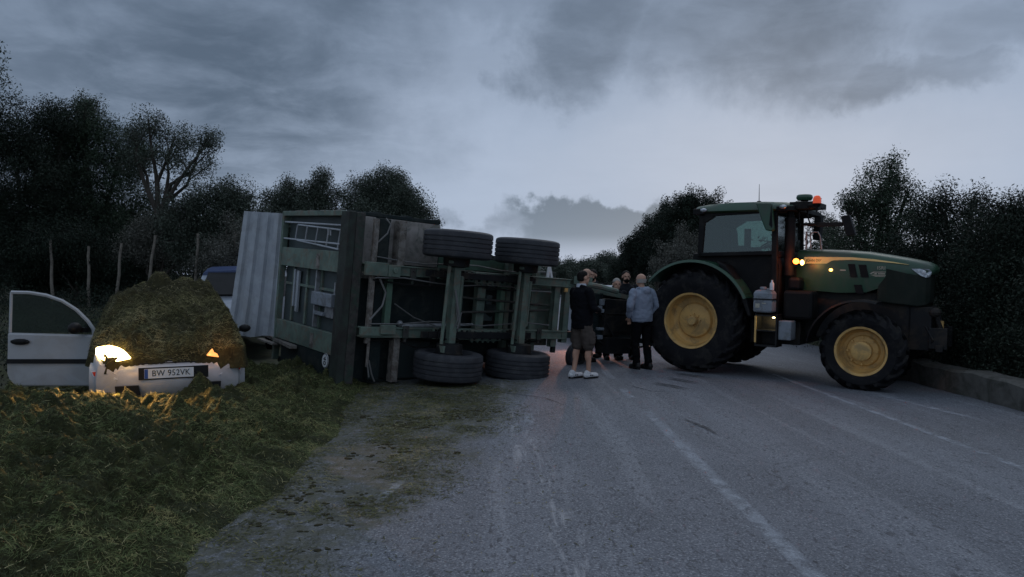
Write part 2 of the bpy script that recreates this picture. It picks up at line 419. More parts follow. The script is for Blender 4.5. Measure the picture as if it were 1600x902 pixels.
class MB:
    """collects shapes and links them as ONE mesh"""
    def __init__(s):
        s.v = []; s.f = []

    def add(s, V, F):
        o = len(s.v); s.v += [tuple(map(float, p)) for p in V]; s.f += [tuple(i + o for i in f) for f in F]; return s

    def box(s, a, b, rot=None, c=None):
        a, b = np.minimum(a, b), np.maximum(a, b)
        V = [(x, y, z) for x in (a[0], b[0]) for y in (a[1], b[1]) for z in (a[2], b[2])]
        if rot is not None:
            c = Vector(c if c is not None else (np.array(a) + b) / 2); r = Euler(rot).to_matrix()
            V = [r @ (Vector(p) - c) + c for p in V]
        return s.add(V, [(0, 1, 3, 2), (4, 6, 7, 5), (0, 4, 5, 1), (2, 3, 7, 6), (0, 2, 6, 4), (1, 5, 7, 3)])

    def tube(s, pts, r, n=10, caps=True, sq=None):
        P = [Vector(p) for p in pts]; k = len(P); rr = r if isinstance(r, (list, tuple)) else [r] * k
        V = []; F = []; up = None
        for i, p in enumerate(P):
            d = (P[min(i + 1, k - 1)] - P[max(i - 1, 0)]).normalized()
            if up is None:
                up = d.orthogonal().normalized()
            up = (up - d * up.dot(d)); up = up.normalized() if up.length > 1e-6 else d.orthogonal().normalized()
            q = d.cross(up)
            for j in range(n):
                a = 2 * math.pi * j / n
                V.append(p + (up * math.cos(a) + q * math.sin(a)) * rr[i])
        for i in range(k - 1):
            for j in range(n):
                F.append((i * n + j, i * n + (j + 1) % n, (i + 1) * n + (j + 1) % n, (i + 1) * n + j))
        if caps:
            F.append(tuple(range(n - 1, -1, -1))); F.append(tuple((k - 1) * n + j for j in range(n)))
        return s.add(V, F)

    def lathe(s, prof, c=(0, 0, 0), n=40, axis='y', a0=0, a1=360):
        """prof: list of (axial, radius)"""
        V = []; F = []; full = abs(a1 - a0) >= 360; m = n if full else n + 1
        for i in range(m):
            a = R_(a0 + (a1 - a0) * i / n); ca, sa = math.cos(a), math.sin(a)
            for (h, r) in prof:
                p = {'y': (r * ca, h, r * sa), 'z': (r * ca, r * sa, h), 'x': (h, r * ca, r * sa)}[axis]
                V.append((p[0] + c[0], p[1] + c[1], p[2] + c[2]))
        k = len(prof)
        for i in range(n):
            j = (i + 1) % m
            for q in range(k - 1):
                F.append((i * k + q, i * k + q + 1, j * k + q + 1, j * k + q))
        return s.add(V, F)

    def prism(s, poly, lo, hi, plane='xz'):
        """polygon in a plane, extruded along the third axis from lo to hi"""
        def P(p, h):
            return {'xz': (p[0], h, p[1]), 'xy': (p[0], p[1], h), 'yz': (h, p[0], p[1])}[plane]
        n = len(poly); V = [P(p, lo) for p in poly] + [P(p, hi) for p in poly]
        F = [tuple(range(n)), tuple(range(2 * n - 1, n - 1, -1))] + [(i, (i + 1) % n, n + (i + 1) % n, n + i) for i in range(n)]
        return s.add(V, F)

    def loft(s, rings, caps=True):
        n = len(rings[0]); V = [p for r in rings for p in r]; F = []
        for i in range(len(rings) - 1):
            for j in range(n):
                F.append((i * n + j, i * n + (j + 1) % n, (i + 1) * n + (j + 1) % n, (i + 1) * n + j))
        if caps:
            F.append(tuple(range(n - 1, -1, -1))); F.append(tuple((len(rings) - 1) * n + j for j in range(n)))
        return s.add(V, F)

    def sphere(s, c, r, n=14, rz=None):
        rx, ry, rzz = r if isinstance(r, (tuple, list)) else (r, r, r)
        rings = []
        for i in range(n // 2 + 1):
            a = -math.pi / 2 + math.pi * max(.02, min(n // 2 - .02, i)) / (n // 2)
            rings.append([(c[0] + rx * math.cos(a) * math.cos(2 * math.pi * j / n), c[1] + ry * math.cos(a) * math.sin(2 * math.pi * j / n), c[2] + rzz * math.sin(a)) for j in range(n)])
        return s.loft(rings)

    def mesh(s, name):
        me = bpy.data.meshes.new(name); me.from_pydata(s.v, [], s.f); me.update()
        bm = bmesh.new(); bm.from_mesh(me); bmesh.ops.recalc_face_normals(bm, faces=bm.faces); bm.to_mesh(me); bm.free()
        return me

    def build(s, name, mat, parent=None, smooth=None, bevel=0.0, label=None, xf=None):
        me = s.mesh(name)
        if xf is not None: me.transform(xf)
        o = link(name, me, mat, parent)
        if smooth is not None:
            for p in me.polygons: p.use_smooth = True
            try:
                me.set_sharp_from_angle(angle=R_(smooth))
            except Exception:
                pass
        if bevel:
            b = o.modifiers.new('bevel', 'BEVEL'); b.width = bevel; b.segments = 2; b.limit_method = 'ANGLE'; b.angle_limit = R_(40)
        if label: o['label'] = label
        return o


def text_mesh(s, size, mat, parent, name, mtx, extrude=.002, width=1.0):
    cu = bpy.data.curves.new('txt', 'FONT'); cu.body = s; cu.size = size; cu.extrude = extrude
    cu.align_x = 'CENTER'; cu.align_y = 'CENTER'; cu.space_character = 1.05
    o = bpy.data.objects.new('txt', cu); COL.objects.link(o)
    dg = bpy.context.evaluated_depsgraph_get(); me = bpy.data.meshes.new_from_object(o.evaluated_get(dg))
    bpy.data.objects.remove(o); bpy.data.curves.remove(cu)
    me.transform(Matrix.Diagonal((width, 1, 1, 1))); me.transform(mtx)
    me.materials.clear()
    return link(name, me, mat, parent)


def frame_mtx(origin, right, up):
    r = Vector(right).normalized(); u = Vector(up).normalized(); n = r.cross(u)
    m = Matrix((r, u, n)).transposed().to_4x4(); m.translation = Vector(origin); return m


def lamp(name, parent, loc, color, energy, radius=.03, spot=None, direction=None):
    l = bpy.data.lights.new(name, 'SPOT' if spot else 'POINT'); l.energy = energy; l.color = color; l.shadow_soft_size = radius
    o = bpy.data.objects.new(name, l); COL.objects.link(o); o.parent = parent; o.location = loc
    if spot:
        l.spot_size = R_(spot); l.spot_blend = .7
        o.rotation_euler = (-Vector(direction)).to_track_quat('Z', 'Y').to_euler()
    return o


# ------------------------------------------------------------------ ground, road, markings
def camber(x):
    return -.03 * np.clip(np.asarray(x, float) - 1.65, 0, 4.6)


def ground_z(x, y):
    x = np.asarray(x, float); y = np.asarray(y, float)
    z = camber(x) - .05 * sst(x, -2.9, -2.5) * sst(-x, -8.2, -7.6)
    bank = .95 * sst(-x, 6.0, 8.2) * sst(y, 13.0, 17.5) + .45 * sst(-x, 7.5, 10.5) * (1 - sst(y, 13, 17.5))
    z = z + bank + .5 * sst(x, 7.4, 10.0)
    z = z + sst(np.abs(x), 9, 60) * 1.6 * fbm(np.stack([x * .03, y * .03, 0 * x], -1), 5, 3)
    z = z + .06 * (fbm(np.stack([x * 1.3, y * 1.3, 0 * x], -1), 9, 3) - .5) * sst(np.abs(x - 2.5), 5.4, 6.4)
    return z


def nonuni(lo, hi, fine_lo, fine_hi, step, n):
    a = fine_lo - (np.geomspace(1, 1 + fine_lo - lo, n) - 1)[::-1][:-1]
    b = np.arange(fine_lo, fine_hi, step); c = fine_hi + (np.geomspace(1, 1 + hi - fine_hi, n) - 1)
    return np.concatenate([a, b, c])


g = link('ground', grid_mesh('ground', nonuni(-900, 900, -14, 14, .35, 30), nonuni(-300, 1500, -6, 40, .4, 30), ground_z), 'soil'); tag(g, kind='structure')
r = link('road', grid_mesh('road', np.linspace(-2.6, 7.8, 53), np.concatenate([np.arange(-8, 30, .5), np.linspace(30, 140, 40)]), lambda X, Y: camber(X) + .004), 'asphalt'); tag(r, kind='structure')


def strip(name, pts, w, mat, dz=.008, fade=(.25, .25), kind='structure'):
    """thin sheet following a polyline on the road; the wear attribute fades at the ends"""
    P = [Vector((p[0], p[1], 0)) for p in pts]; Q = []
    for a, b in zip(P[:-1], P[1:]):
        n = max(2, int((b - a).length / .12)); Q += [a.lerp(b, i / n) for i in range(n)]
    Q.append(P[-1]); n = len(Q); V = []; T = []
    ww = w if callable(w) else (lambda t: w)
    for i, p in enumerate(Q):
        d = (Q[min(i + 1, n - 1)] - Q[max(i - 1, 0)]).normalized(); nrm = Vector((-d.y, d.x, 0)); t = i / (n - 1)
        f = min(1, t / max(fade[0], 1e-6), (1 - t) / max(fade[1], 1e-6))
        for k in (-1, -.5, 0, .5, 1):
            q = p + nrm * (k * ww(t) / 2); V.append((q.x, q.y, float(camber(q.x)) + dz)); T.append(f * (.35 if abs(k) == 1 else 1))
    I = np.arange(n * 5).reshape(n, 5); F = np.stack([I[:-1, :-1], I[:-1, 1:], I[1:, 1:], I[1:, :-1]], -1).reshape(-1, 4)
    o = link(name, fast_mesh(name, V, F, tint=T), mat); tag(o, kind=kind); return o


strip('road_marking', [(1.66, 3.0), (1.64, 8.95)], .13, 'paint', fade=(.01, .02))
strip('road_marking', [(1.60, 9.85), (1.63, 10.8)], .15, 'paint', fade=(.05, .05))
strip('road_marking', [(1.60, 11.7), (1.63, 12.9)], .15, 'paint', fade=(.05, .05))
strip('road_marking', [(1.63, 15), (1.63, 17.5)], .13, 'paint', fade=(.02, .02))
strip('road_marking', [(4.60, 2), (4.62, 10.4), (4.62, 45)], .11, 'paint', fade=(.001, .01))
strip('road_marking', [(5.85, 8.6), (5.55, 10.2), (5.35, 11.4)], .14, 'paint', fade=(.3, .3))
strip('road_marking', [(-1.0, 5.2), (-.86, 6.0)], .07, 'paint', fade=(.4, .4))
strip('road_marking', [(.18, 8.0), (.22, 8.9)], .13, 'paint', fade=(.4, .4))
for k in range(6):
    x0 = 2.35 + .16 * k - (.1 if k % 2 else 0); y0 = 11.0 + .33 * k - .2 * (k % 2)
    strip('skid_mark', [(x0 - .25, y0 + .38), (x0, y0 + .12), (x0 + .28, y0 - .35)], lambda t: .055 * math.sin(math.pi * min(1, t + .12)) + .02, 'skid', dz=.014, fade=(.3, .3))
strip('skid_mark', [(1.98, 8.55), (2.12, 8.0), (2.15, 7.55)], lambda t: .07 * math.sin(math.pi * min(1, t + .05)) + .01, 'skid', dz=.014, fade=(.2, .2))
strip('skid_mark', [(-.75, 10.9), (-.1, 10.35), (.45, 9.9), (.72, 9.2)], .03, 'skid', dz=.014, fade=(.3, .3))
strip('skid_mark', [(1.72, 11.2), (2.0, 10.55), (2.5, 10.6)], .035, 'skid', dz=.012, fade=(.3, .3))

# low roadside wall on the right
w = MB(); ys = np.arange(3.2, 14.4, .4); rings = []
for y in ys:
    j = .015 * math.sin(y * 3.1) + .01 * math.sin(y * 7.7)
    rings.append([(6.75 + j, y, -.4), (6.74 + j, y, .20 + j), (6.78, y, .235 + j), (7.04, y, .24 + j), (7.08, y, .2), (7.08, y, -.4)])
w.loft(rings); o = w.build('low_wall', 'concrete', smooth=30)
tag(o, 'low grey concrete kerb wall along the right road edge under the hedge', 'wall')


# ------------------------------------------------------------------ plants
def leaf_cards(C, size, n_per, spread, up=0.2):
    """diamond leaves scattered around cluster centres C"""
    size *= .54; n_per = int(n_per * 3.3); N = len(C) * n_per
    g_ = rng.normal(0, 1, (N, 3)); g_ /= np.maximum(1, np.linalg.norm(g_, axis=1, keepdims=True) / 1.7)
    c = np.repeat(C, n_per, 0) + g_ * spread
    d = rng.normal(0, 1, (N, 3)); d[:, 2] += up; d /= np.linalg.norm(d, axis=1, keepdims=True)
    q = rng.normal(0, 1, (N, 3)); q -= d * (q * d).sum(1, keepdims=True); q /= np.linalg.norm(q, axis=1, keepdims=True)
    L = size * rng.uniform(.6, 1.35, (N, 1)); W = L * rng.uniform(.28, .48, (N, 1))
    nn = np.cross(d, q) * L * .12
    V = np.stack([c - d * L * .5, c + q * W * .5 + nn, c + d * L * .5, c - q * W * .5 + nn], 1).reshape(-1, 3)
    F = np.arange(N * 4).reshape(N, 4)
    tc = np.repeat(np.clip(rng.normal(.45, .25, len(C)), 0, 1), n_per)
    tint = np.repeat(np.clip(tc * .7 + rng.uniform(0, .42, N), 0, 1), 4)
    return V, F, tint


def plant(kind, label, cat, base, blobs, leaf=.075, mat='leafA', ncl=90, nper=26, spread=.13, trunk=.09, fork=.35, group=None, twigs=5, shell=.62, crownname='crown', trunkname='trunk', lean=0):
    """blobs: (dx, dy, z, rx, ry, rz) relative to the base point"""
    bx, by = base; bz = float(ground_z(bx, by))
    t = thing(kind, label, cat, (bx, by, bz), group=group)
    mb = MB(); C = []
    zs = [b[2] for b in blobs]; fz = min(zs) * fork + .15
    f0 = Vector((lean * .5, 0, fz)); mid = Vector((lean * .2 + random.uniform(-.06, .06), random.uniform(-.06, .06), fz * .5))
    mb.tube([(0, 0, -.15), (.01, 0, .05), mid, f0], [trunk * 1.35, trunk * 1.1, trunk * .92, trunk * .8], 8)
    for (dx, dy, z, rx, ry, rz) in blobs:
        c = Vector((dx, dy, z)); k1 = f0.lerp(c, .35) + Vector((random.uniform(-.15, .15), random.uniform(-.15, .15), random.uniform(-.05, .2)))
        k2 = f0.lerp(c, .7) + Vector((random.uniform(-.15, .15), random.uniform(-.15, .15), random.uniform(-.1, .1)))
        mb.tube([f0 - Vector((0, 0, .05)), k1, k2, c], [trunk * .62, trunk * .5, trunk * .36, trunk * .2], 6)
        nc = max(10, int(1.8 * ncl * (rx * ry * rz) ** (1 / 1.6)))
        d = rng.normal(0, 1, (nc, 3)); d /= np.linalg.norm(d, axis=1, keepdims=True)
        rad = rng.uniform(0, 1, (nc, 1)) ** (1 - shell)
        rad = rad * rng.uniform(.80, 1.06, (nc, 1))
        P = np.array([dx, dy, z]) + d * rad * np.array([rx, ry, rz])
        P = P[P[:, 2] > .1]
        up_ = (rad[:len(P), 0] > .78) & (rng.uniform(0, 1, len(P)) < .45); Q = P[up_]
        if len(Q):
            dd = (Q - np.array([dx, dy, z])) / np.array([rx, ry, rz]); dd[:, 2] += .9; dd /= np.linalg.norm(dd, axis=1, keepdims=True); dd += rng.normal(0, .25, dd.shape)
            lg = rng.uniform(.5, 1.3, (len(Q), 1)) * spread * 1.5
            P = np.concatenate([P, Q + dd * lg * .6, Q + dd * lg * 1.15])
        C.append(P)
        out = P[-max(1, len(Q)):] if len(Q) else P
        for q in range(min(twigs, len(out))):
            e = Vector(out[q]); m = c.lerp(e, .5) + Vector((random.uniform(-.12, .12), random.uniform(-.12, .12), random.uniform(-.05, .12)))
            mb.tube([k2.lerp(c, random.uniform(.2, 1)), m, e], [trunk * .2, trunk * .13, .006], 5)
    C = np.concatenate(C)
    V, F, tint = leaf_cards(C, leaf, nper, spread)
    # pointed sprigs reaching out of the outline
    link(crownname, fast_mesh(crownname, V, F, tint), mat, t)
    mb.build(trunkname, 'bark', t, smooth=60)
    return t


def at(px, Y):
    return (px - 800) / 1150 * Y


def zat(py, Y):
    return 1.65 + (432 - py) / 1150 * Y


def crown_for(pxc, Y, blobs_px):
    """turn sketched crown lobes (px offset, py, radius px, flatten) at distance Y into metres"""
    X = at(pxc, Y); k = Y / 1150; gz = float(ground_z(X, Y)); L = []
    for (ox, py, rx, ry) in blobs_px:
        L.append((ox * k, random.uniform(-.25, .25), zat(py, Y) - gz, rx * k, max(rx, ry) * k * .85, ry * k))
    return (X, Y), L


GL, GRT, GF, GB = 'trees along the left verge', 'trees along the right verge', 'far trees where the road bends', 'bushes below the left trees'
for pxc, Y, lb, blobs, mt, kw in (
    (-60, 13.0, 'nearest left tree, only its crown tip entering the picture at the left edge', [(15, 105, 58, 42), (-40, 150, 70, 70)], 'leafA', dict(leaf=.09, trunk=.12, ncl=110)),
    (40, 19.0, 'dark dense tree at the far left, behind the opened car door', [(-20, 215, 78, 52), (10, 300, 110, 80), (-30, 380, 130, 90), (60, 400, 100, 70), (52, 195, 22, 30)], 'leafD', dict(leaf=.10, trunk=.13, ncl=130)),
    (150, 20.0, 'tall rounded dark tree, second from the left, with a bushy top', [(-15, 205, 50, 48), (-55, 250, 60, 55), (35, 240, 55, 50), (-5, 320, 95, 75), (25, 395, 100, 70), (-15, 165, 14, 18)], 'leafA', dict(leaf=.10, trunk=.13, ncl=130)),
):
    b, L = crown_for(pxc, Y, blobs)
    plant('tree', lb, 'tree', b, L, mat=mt, group=GL, **kw)
b, L = crown_for(252, 18.6, [(-42, 205, 30, 26), (-12, 190, 26, 16), (18, 212, 34, 20), (62, 232, 34, 18), (82, 218, 20, 12), (10, 252, 40, 22), (-38, 250, 26, 28), (52, 268, 24, 18)])
plant('tree', 'airy tree with open crown and crooked visible limbs, left of the trailer', 'tree', b, L, mat='leafB', group=GL, leaf=.10, trunk=.10, ncl=50, nper=26, spread=.125, fork=.62, twigs=9, lean=-.1)
for pxc, Y, lb, blobs, mt, kw in (
    (330, 18.2, 'leafy bush beside the corrugated panel, below the airy tree', [(0, 330, 48, 42), (30, 312, 30, 24), (-45, 350, 40, 36), (46, 322, 16, 22), (0, 385, 62, 40)], 'leafB', dict(leaf=.10, ncl=130)),
    (245, 18.0, 'pale dry bush between the fence stakes and the airy tree', [(0, 355, 42, 36), (-30, 385, 44, 36), (34, 385, 40, 34)], 'leafC', dict(leaf=.09, ncl=110)),
    (120, 17.9, 'dark low bush behind the leftmost fence stakes', [(0, 390, 70, 40), (-70, 400, 60, 45), (50, 420, 60, 30)], 'leafD', dict(leaf=.10, ncl=120)),
    (395, 21.0, 'small dark bush showing just above the corrugated panel', [(0, 345, 26, 20), (0, 385, 36, 34)], 'leafB', dict(leaf=.10, ncl=120)),
    (372, 17.4, 'dull grey green shrub at the foot of the corrugated panel', [(0, 390, 36, 44), (-30, 410, 34, 34)], 'leafC', dict(leaf=.09, ncl=110)),
):
    b, L = crown_for(pxc, Y, blobs)
    plant('bush', lb, 'bush', b, L, mat=mt, group=GB, crownname='foliage', trunkname='stem', trunk=.05, fork=.2, **kw)
GC = 'trees behind the overturned trailer'
for pxc, Y, lb, blobs in (
    (475, 23.0, 'lower tree behind the trailer, left one of the two, with three pointed tops', [(-35, 322, 34, 26), (-2, 308, 26, 24), (32, 305, 24, 28), (0, 355, 66, 40), (-22, 294, 10, 14), (28, 284, 9, 14)]),
    (600, 23.0, 'tallest tree behind the trailer, rounded crown above its wheels', [(-30, 312, 40, 30), (8, 300, 36, 28), (36, 322, 34, 34), (0, 350, 76, 44), (20, 278, 10, 14), (-22, 286, 12, 12), (60, 348, 26, 22)]),
):
    b, L = crown_for(pxc, Y, blobs)
    plant('tree', lb, 'tree', b, L, mat='leafB', group=GC, leaf=.11, ncl=130, trunk=.12, nper=26, spread=.14)
for pxc, Y, lb, blobs, mt, kw in (
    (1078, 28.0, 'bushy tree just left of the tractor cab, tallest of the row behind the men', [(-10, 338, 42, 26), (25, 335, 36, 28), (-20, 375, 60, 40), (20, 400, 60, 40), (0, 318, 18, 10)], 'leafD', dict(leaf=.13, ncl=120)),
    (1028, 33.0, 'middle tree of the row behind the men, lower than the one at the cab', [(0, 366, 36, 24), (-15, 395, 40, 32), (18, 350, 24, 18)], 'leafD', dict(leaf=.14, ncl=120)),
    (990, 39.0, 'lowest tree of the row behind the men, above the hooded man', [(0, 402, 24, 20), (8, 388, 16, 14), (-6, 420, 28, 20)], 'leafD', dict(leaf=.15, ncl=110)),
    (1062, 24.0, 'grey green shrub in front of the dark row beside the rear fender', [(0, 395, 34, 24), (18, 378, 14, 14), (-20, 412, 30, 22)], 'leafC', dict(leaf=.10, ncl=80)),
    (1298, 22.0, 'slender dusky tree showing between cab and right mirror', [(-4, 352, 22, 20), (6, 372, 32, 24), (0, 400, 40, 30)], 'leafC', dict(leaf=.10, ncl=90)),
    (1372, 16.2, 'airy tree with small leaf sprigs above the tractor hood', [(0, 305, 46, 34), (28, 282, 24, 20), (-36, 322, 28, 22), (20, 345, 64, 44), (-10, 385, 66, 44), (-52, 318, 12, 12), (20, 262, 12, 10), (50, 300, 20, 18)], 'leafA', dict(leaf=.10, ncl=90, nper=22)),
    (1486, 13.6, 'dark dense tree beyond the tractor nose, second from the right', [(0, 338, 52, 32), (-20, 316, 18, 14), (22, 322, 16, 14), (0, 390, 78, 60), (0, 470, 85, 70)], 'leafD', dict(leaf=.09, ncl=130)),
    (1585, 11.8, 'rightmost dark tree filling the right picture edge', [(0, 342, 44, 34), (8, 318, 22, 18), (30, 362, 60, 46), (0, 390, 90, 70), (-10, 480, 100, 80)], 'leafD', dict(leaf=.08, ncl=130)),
):
    b, L = crown_for(pxc, Y, blobs)
    plant('tree', lb, 'tree', b, L, mat=mt, group=GRT, trunk=.1, **kw)
for i, (pxc, Y, top) in enumerate(((868, 62, 418), (896, 66, 410), (922, 60, 408), (948, 64, 402), (972, 58, 404))):
    b, L = crown_for(pxc, Y, [(0, top + 10, 16, 11), (-8, top + 22, 18, 14), (8, top + 24, 18, 14)])
    plant('tree', ['far tree seen just beside the white reflector triangle', 'far tree directly above the drawbar, left of the bald man', 'far tree above the bald man and the dark haired man', 'far tree above the gap between the groups of men', 'far tree above the bearded man in the dark jacket'][i],
          'tree', b, L, mat='leafB', group=GF, leaf=.22, ncl=70, spread=.25, trunk=.12)
# dense hedge mass under the right trees and the dark wood closing the horizon
def mass(name, label, cat, boxes, leaf, mat, kind=None, n=160):
    C = []
    for (x0, x1, y0, y1, z0, z1, k) in boxes:
        P = rng.uniform(0, 1, (k, 3)) * [x1 - x0, y1 - y0, 1] + [x0, y0, 0]
        zt = z0 + (z1 - z0) * (.55 + .6 * (fbm(np.stack([P[:, 0] * .6, P[:, 1] * .6, 0 * P[:, 0]], -1), 3, 3)))
        P[:, 2] = z0 + (zt - z0) * P[:, 2] ** .7 + ground_z(P[:, 0], P[:, 1]); C.append(P)
    V, F, tint = leaf_cards(np.concatenate(C), leaf, 14, leaf * 1.5)
    o = link(name, fast_mesh(name, V, F, tint), mat); tag(o, label, cat, kind=kind); return o


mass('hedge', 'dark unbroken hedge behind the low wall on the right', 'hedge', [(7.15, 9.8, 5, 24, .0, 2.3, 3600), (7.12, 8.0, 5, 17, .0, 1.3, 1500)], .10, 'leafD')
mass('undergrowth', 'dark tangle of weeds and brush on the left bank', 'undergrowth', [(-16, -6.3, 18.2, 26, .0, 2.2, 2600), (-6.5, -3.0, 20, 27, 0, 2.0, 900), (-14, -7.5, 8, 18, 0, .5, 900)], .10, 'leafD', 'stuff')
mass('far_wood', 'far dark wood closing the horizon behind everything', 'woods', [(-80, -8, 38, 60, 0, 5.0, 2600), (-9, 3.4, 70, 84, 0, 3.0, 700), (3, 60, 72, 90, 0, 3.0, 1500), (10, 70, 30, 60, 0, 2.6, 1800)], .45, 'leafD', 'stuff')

# fence stakes on the left bank
for i, (px, yt, yb, lean, lb) in enumerate(((80, 375, 450, .02, 'leftmost thin fence stake, upright, above the opened car door'), (139, 385, 476, -.01, 'straight fence stake just right of the car door frame'),
        (190, 380, 437, -.10, 'leaning fence stake at the left shoulder of the silage mound'), (243, 368, 422, -.16, 'most strongly tilted fence stake, above the mound'),
        (310, 365, 418, -.06, 'fence stake standing above the blue van roof'), (368, 362, 418, -.01, 'fence stake against the edge of the corrugated panel'))):
    Y = 17.2; X = at(px, Y); gz = float(ground_z(X, Y)); h = zat(yt, Y) - gz
    mb = MB(); n = 8; mb.tube([((lean * (h - k * h / 6) * .9) + .012 * math.sin(k * 2 + i), .0, k * h / 6 - (.15 if k == 0 else 0)) for k in range(7)], [.040 - .0018 * k for k in range(7)], 8)
    o = mb.build('fence_stake', 'wood', smooth=50); o.location = (X, Y, gz); tag(o, lb, 'fence stake', 'wooden fence stakes on the left bank')


# ------------------------------------------------------------------ wheels
def tyre_profile(Rr, W, rim, crown=.03, n=7):
    h = W / 2
    return [(-h * .80, rim), (-h * .98, rim + (Rr - rim) * .35), (-h * 1.0, rim + (Rr - rim) * .6), (-h * .93, Rr - crown * 1.3), (-h * .6, Rr - crown * .35), (0, Rr), (h * .6, Rr - crown * .35),
            (h * .93, Rr - crown * 1.3), (h * 1.0, rim + (Rr - rim) * .6), (h * .98, rim + (Rr - rim) * .35), (h * .80, rim)]


def farm_wheel(parent, c, side, Rr, W, rim, hubr, nlug, depth=.05):
    """tractor wheel: dished yellow rim > lugged tyre, hub; side -1 = towards -y"""
    s = side; h = W / 2
    prof = [(-h * .80, rim + .012), (-h * .84, rim + .006), (-h * .80, rim - .025), (-h * .30, rim - .045), (h * .02, rim - .075), (h * .08, rim * .78), (h * .06, rim * .66), (-h * .10, rim * .60), (-h * .20, rim * .38), (-h * .20, 0.001)]
    prof = [(a * -s, r_) for a, r_ in prof]
    back = [(h * .80 * -s * -1 * -1, rim + .012)]
    w = MB().lathe(prof, c, 48).lathe([(h * .8 * s * -1, rim + .012), (h * .3 * s * -1, rim - .05), (-h * .45 * -s, rim - .045)], c, 40).build('wheel', 'tyellow', parent, smooth=35)
    t = MB().lathe(tyre_profile(Rr - depth, W, rim, .05), c, 64)
    for k in range(nlug):
        for sd in (-1, 1):
            a0 = 2 * math.pi * (k + (.5 if sd > 0 else 0)) / nlug
            rings = []
            for q in range(5):
                f = q / 4; y = sd * (h * (1.01 - .98 * f)); a = a0 + (.0 + .30 * f) * (14 / nlug) * 1.25
                rt = Rr - .06 * (1 - f) ** 2 * 1.2; rb = Rr - depth - .07 * (1 - f) ** 2 - .01; wd = .022 + .012 * (1 - f)
                ring = []
                for (da, rr) in ((-wd * 1.3, rb), (-wd, rt), (wd, rt), (wd * 1.3, rb)):
                    aa = a + da / Rr; ring.append((c[0] + rr * math.cos(aa), c[1] + y, c[2] + rr * math.sin(aa)))
                rings.append(ring)
            t.loft(rings)
    t.build('tyre', 'rubber', w, smooth=35)
    hb = MB().lathe([(s * h * .18, hubr), (s * h * .62, hubr * .95), (s * h * .66, hubr * .85), (s * h * .66, .001)], c, 28)
    for k in range(8):
        a = 2 * math.pi * k / 8
        hb.tube([(c[0] + hubr * 1.35 * math.cos(a), c[1] + s * h * .16, c[2] + hubr * 1.35 * math.sin(a)), (c[0] + hubr * 1.35 * math.cos(a), c[1] + s * h * .32, c[2] + hubr * 1.35 * math.sin(a))], .018, 6)
    return w, hb


def road_wheel(parent, c, axis_side, Rr, W, rim, mat='rubber2', rimmat='steel', axis='y', grooves=4, name='wheel'):
    """truck or car wheel, axis along y (or z for the lying trailer); the outer face is on axis_side"""
    h = W / 2; s = axis_side
    prof = [(-h * .72, rim), (-h * .97, rim + (Rr - rim) * .3), (-h, rim + (Rr - rim) * .58), (-h * .98, Rr - .065), (-h * .93, Rr - .03), (-h * .86, Rr - .010), (-h * .78, Rr - .003)]
    body = []
    for i in range(grooves):
        x0 = -h * .80 + (i + 1) * (2 * h * .80) / (grooves + 1); body += [(x0 - .008, Rr), (x0 - .005, Rr - .014), (x0 + .005, Rr - .014), (x0 + .008, Rr)]
    prof2 = prof + body + [(-a, b) for a, b in prof[::-1]]
    w = MB().lathe([(s * h * .74, rim + .008), (s * h * .66, rim - .02), (s * h * .2, rim - .035), (s * h * .12, rim * .5), (s * h * .35, rim * .42), (s * h * .35, .001)], c, 36, axis)
    w.lathe([(-s * h * .74, rim + .008), (-s * h * .6, rim - .02), (s * h * .2, rim - .035)], c, 36, axis)
    w = w.build(name, rimmat, parent, smooth=35)
    MB().lathe(prof2, c, 56, axis).build('tyre', mat, w, smooth=30)
    return w


# ------------------------------------------------------------------ tractor
TR = thing('tractor', 'green farm tractor with yellow wheel rims parked across the road, amber lamp lit', 'tractor', (3.771, 13.835, -.05), (-.003, .022, -.642))


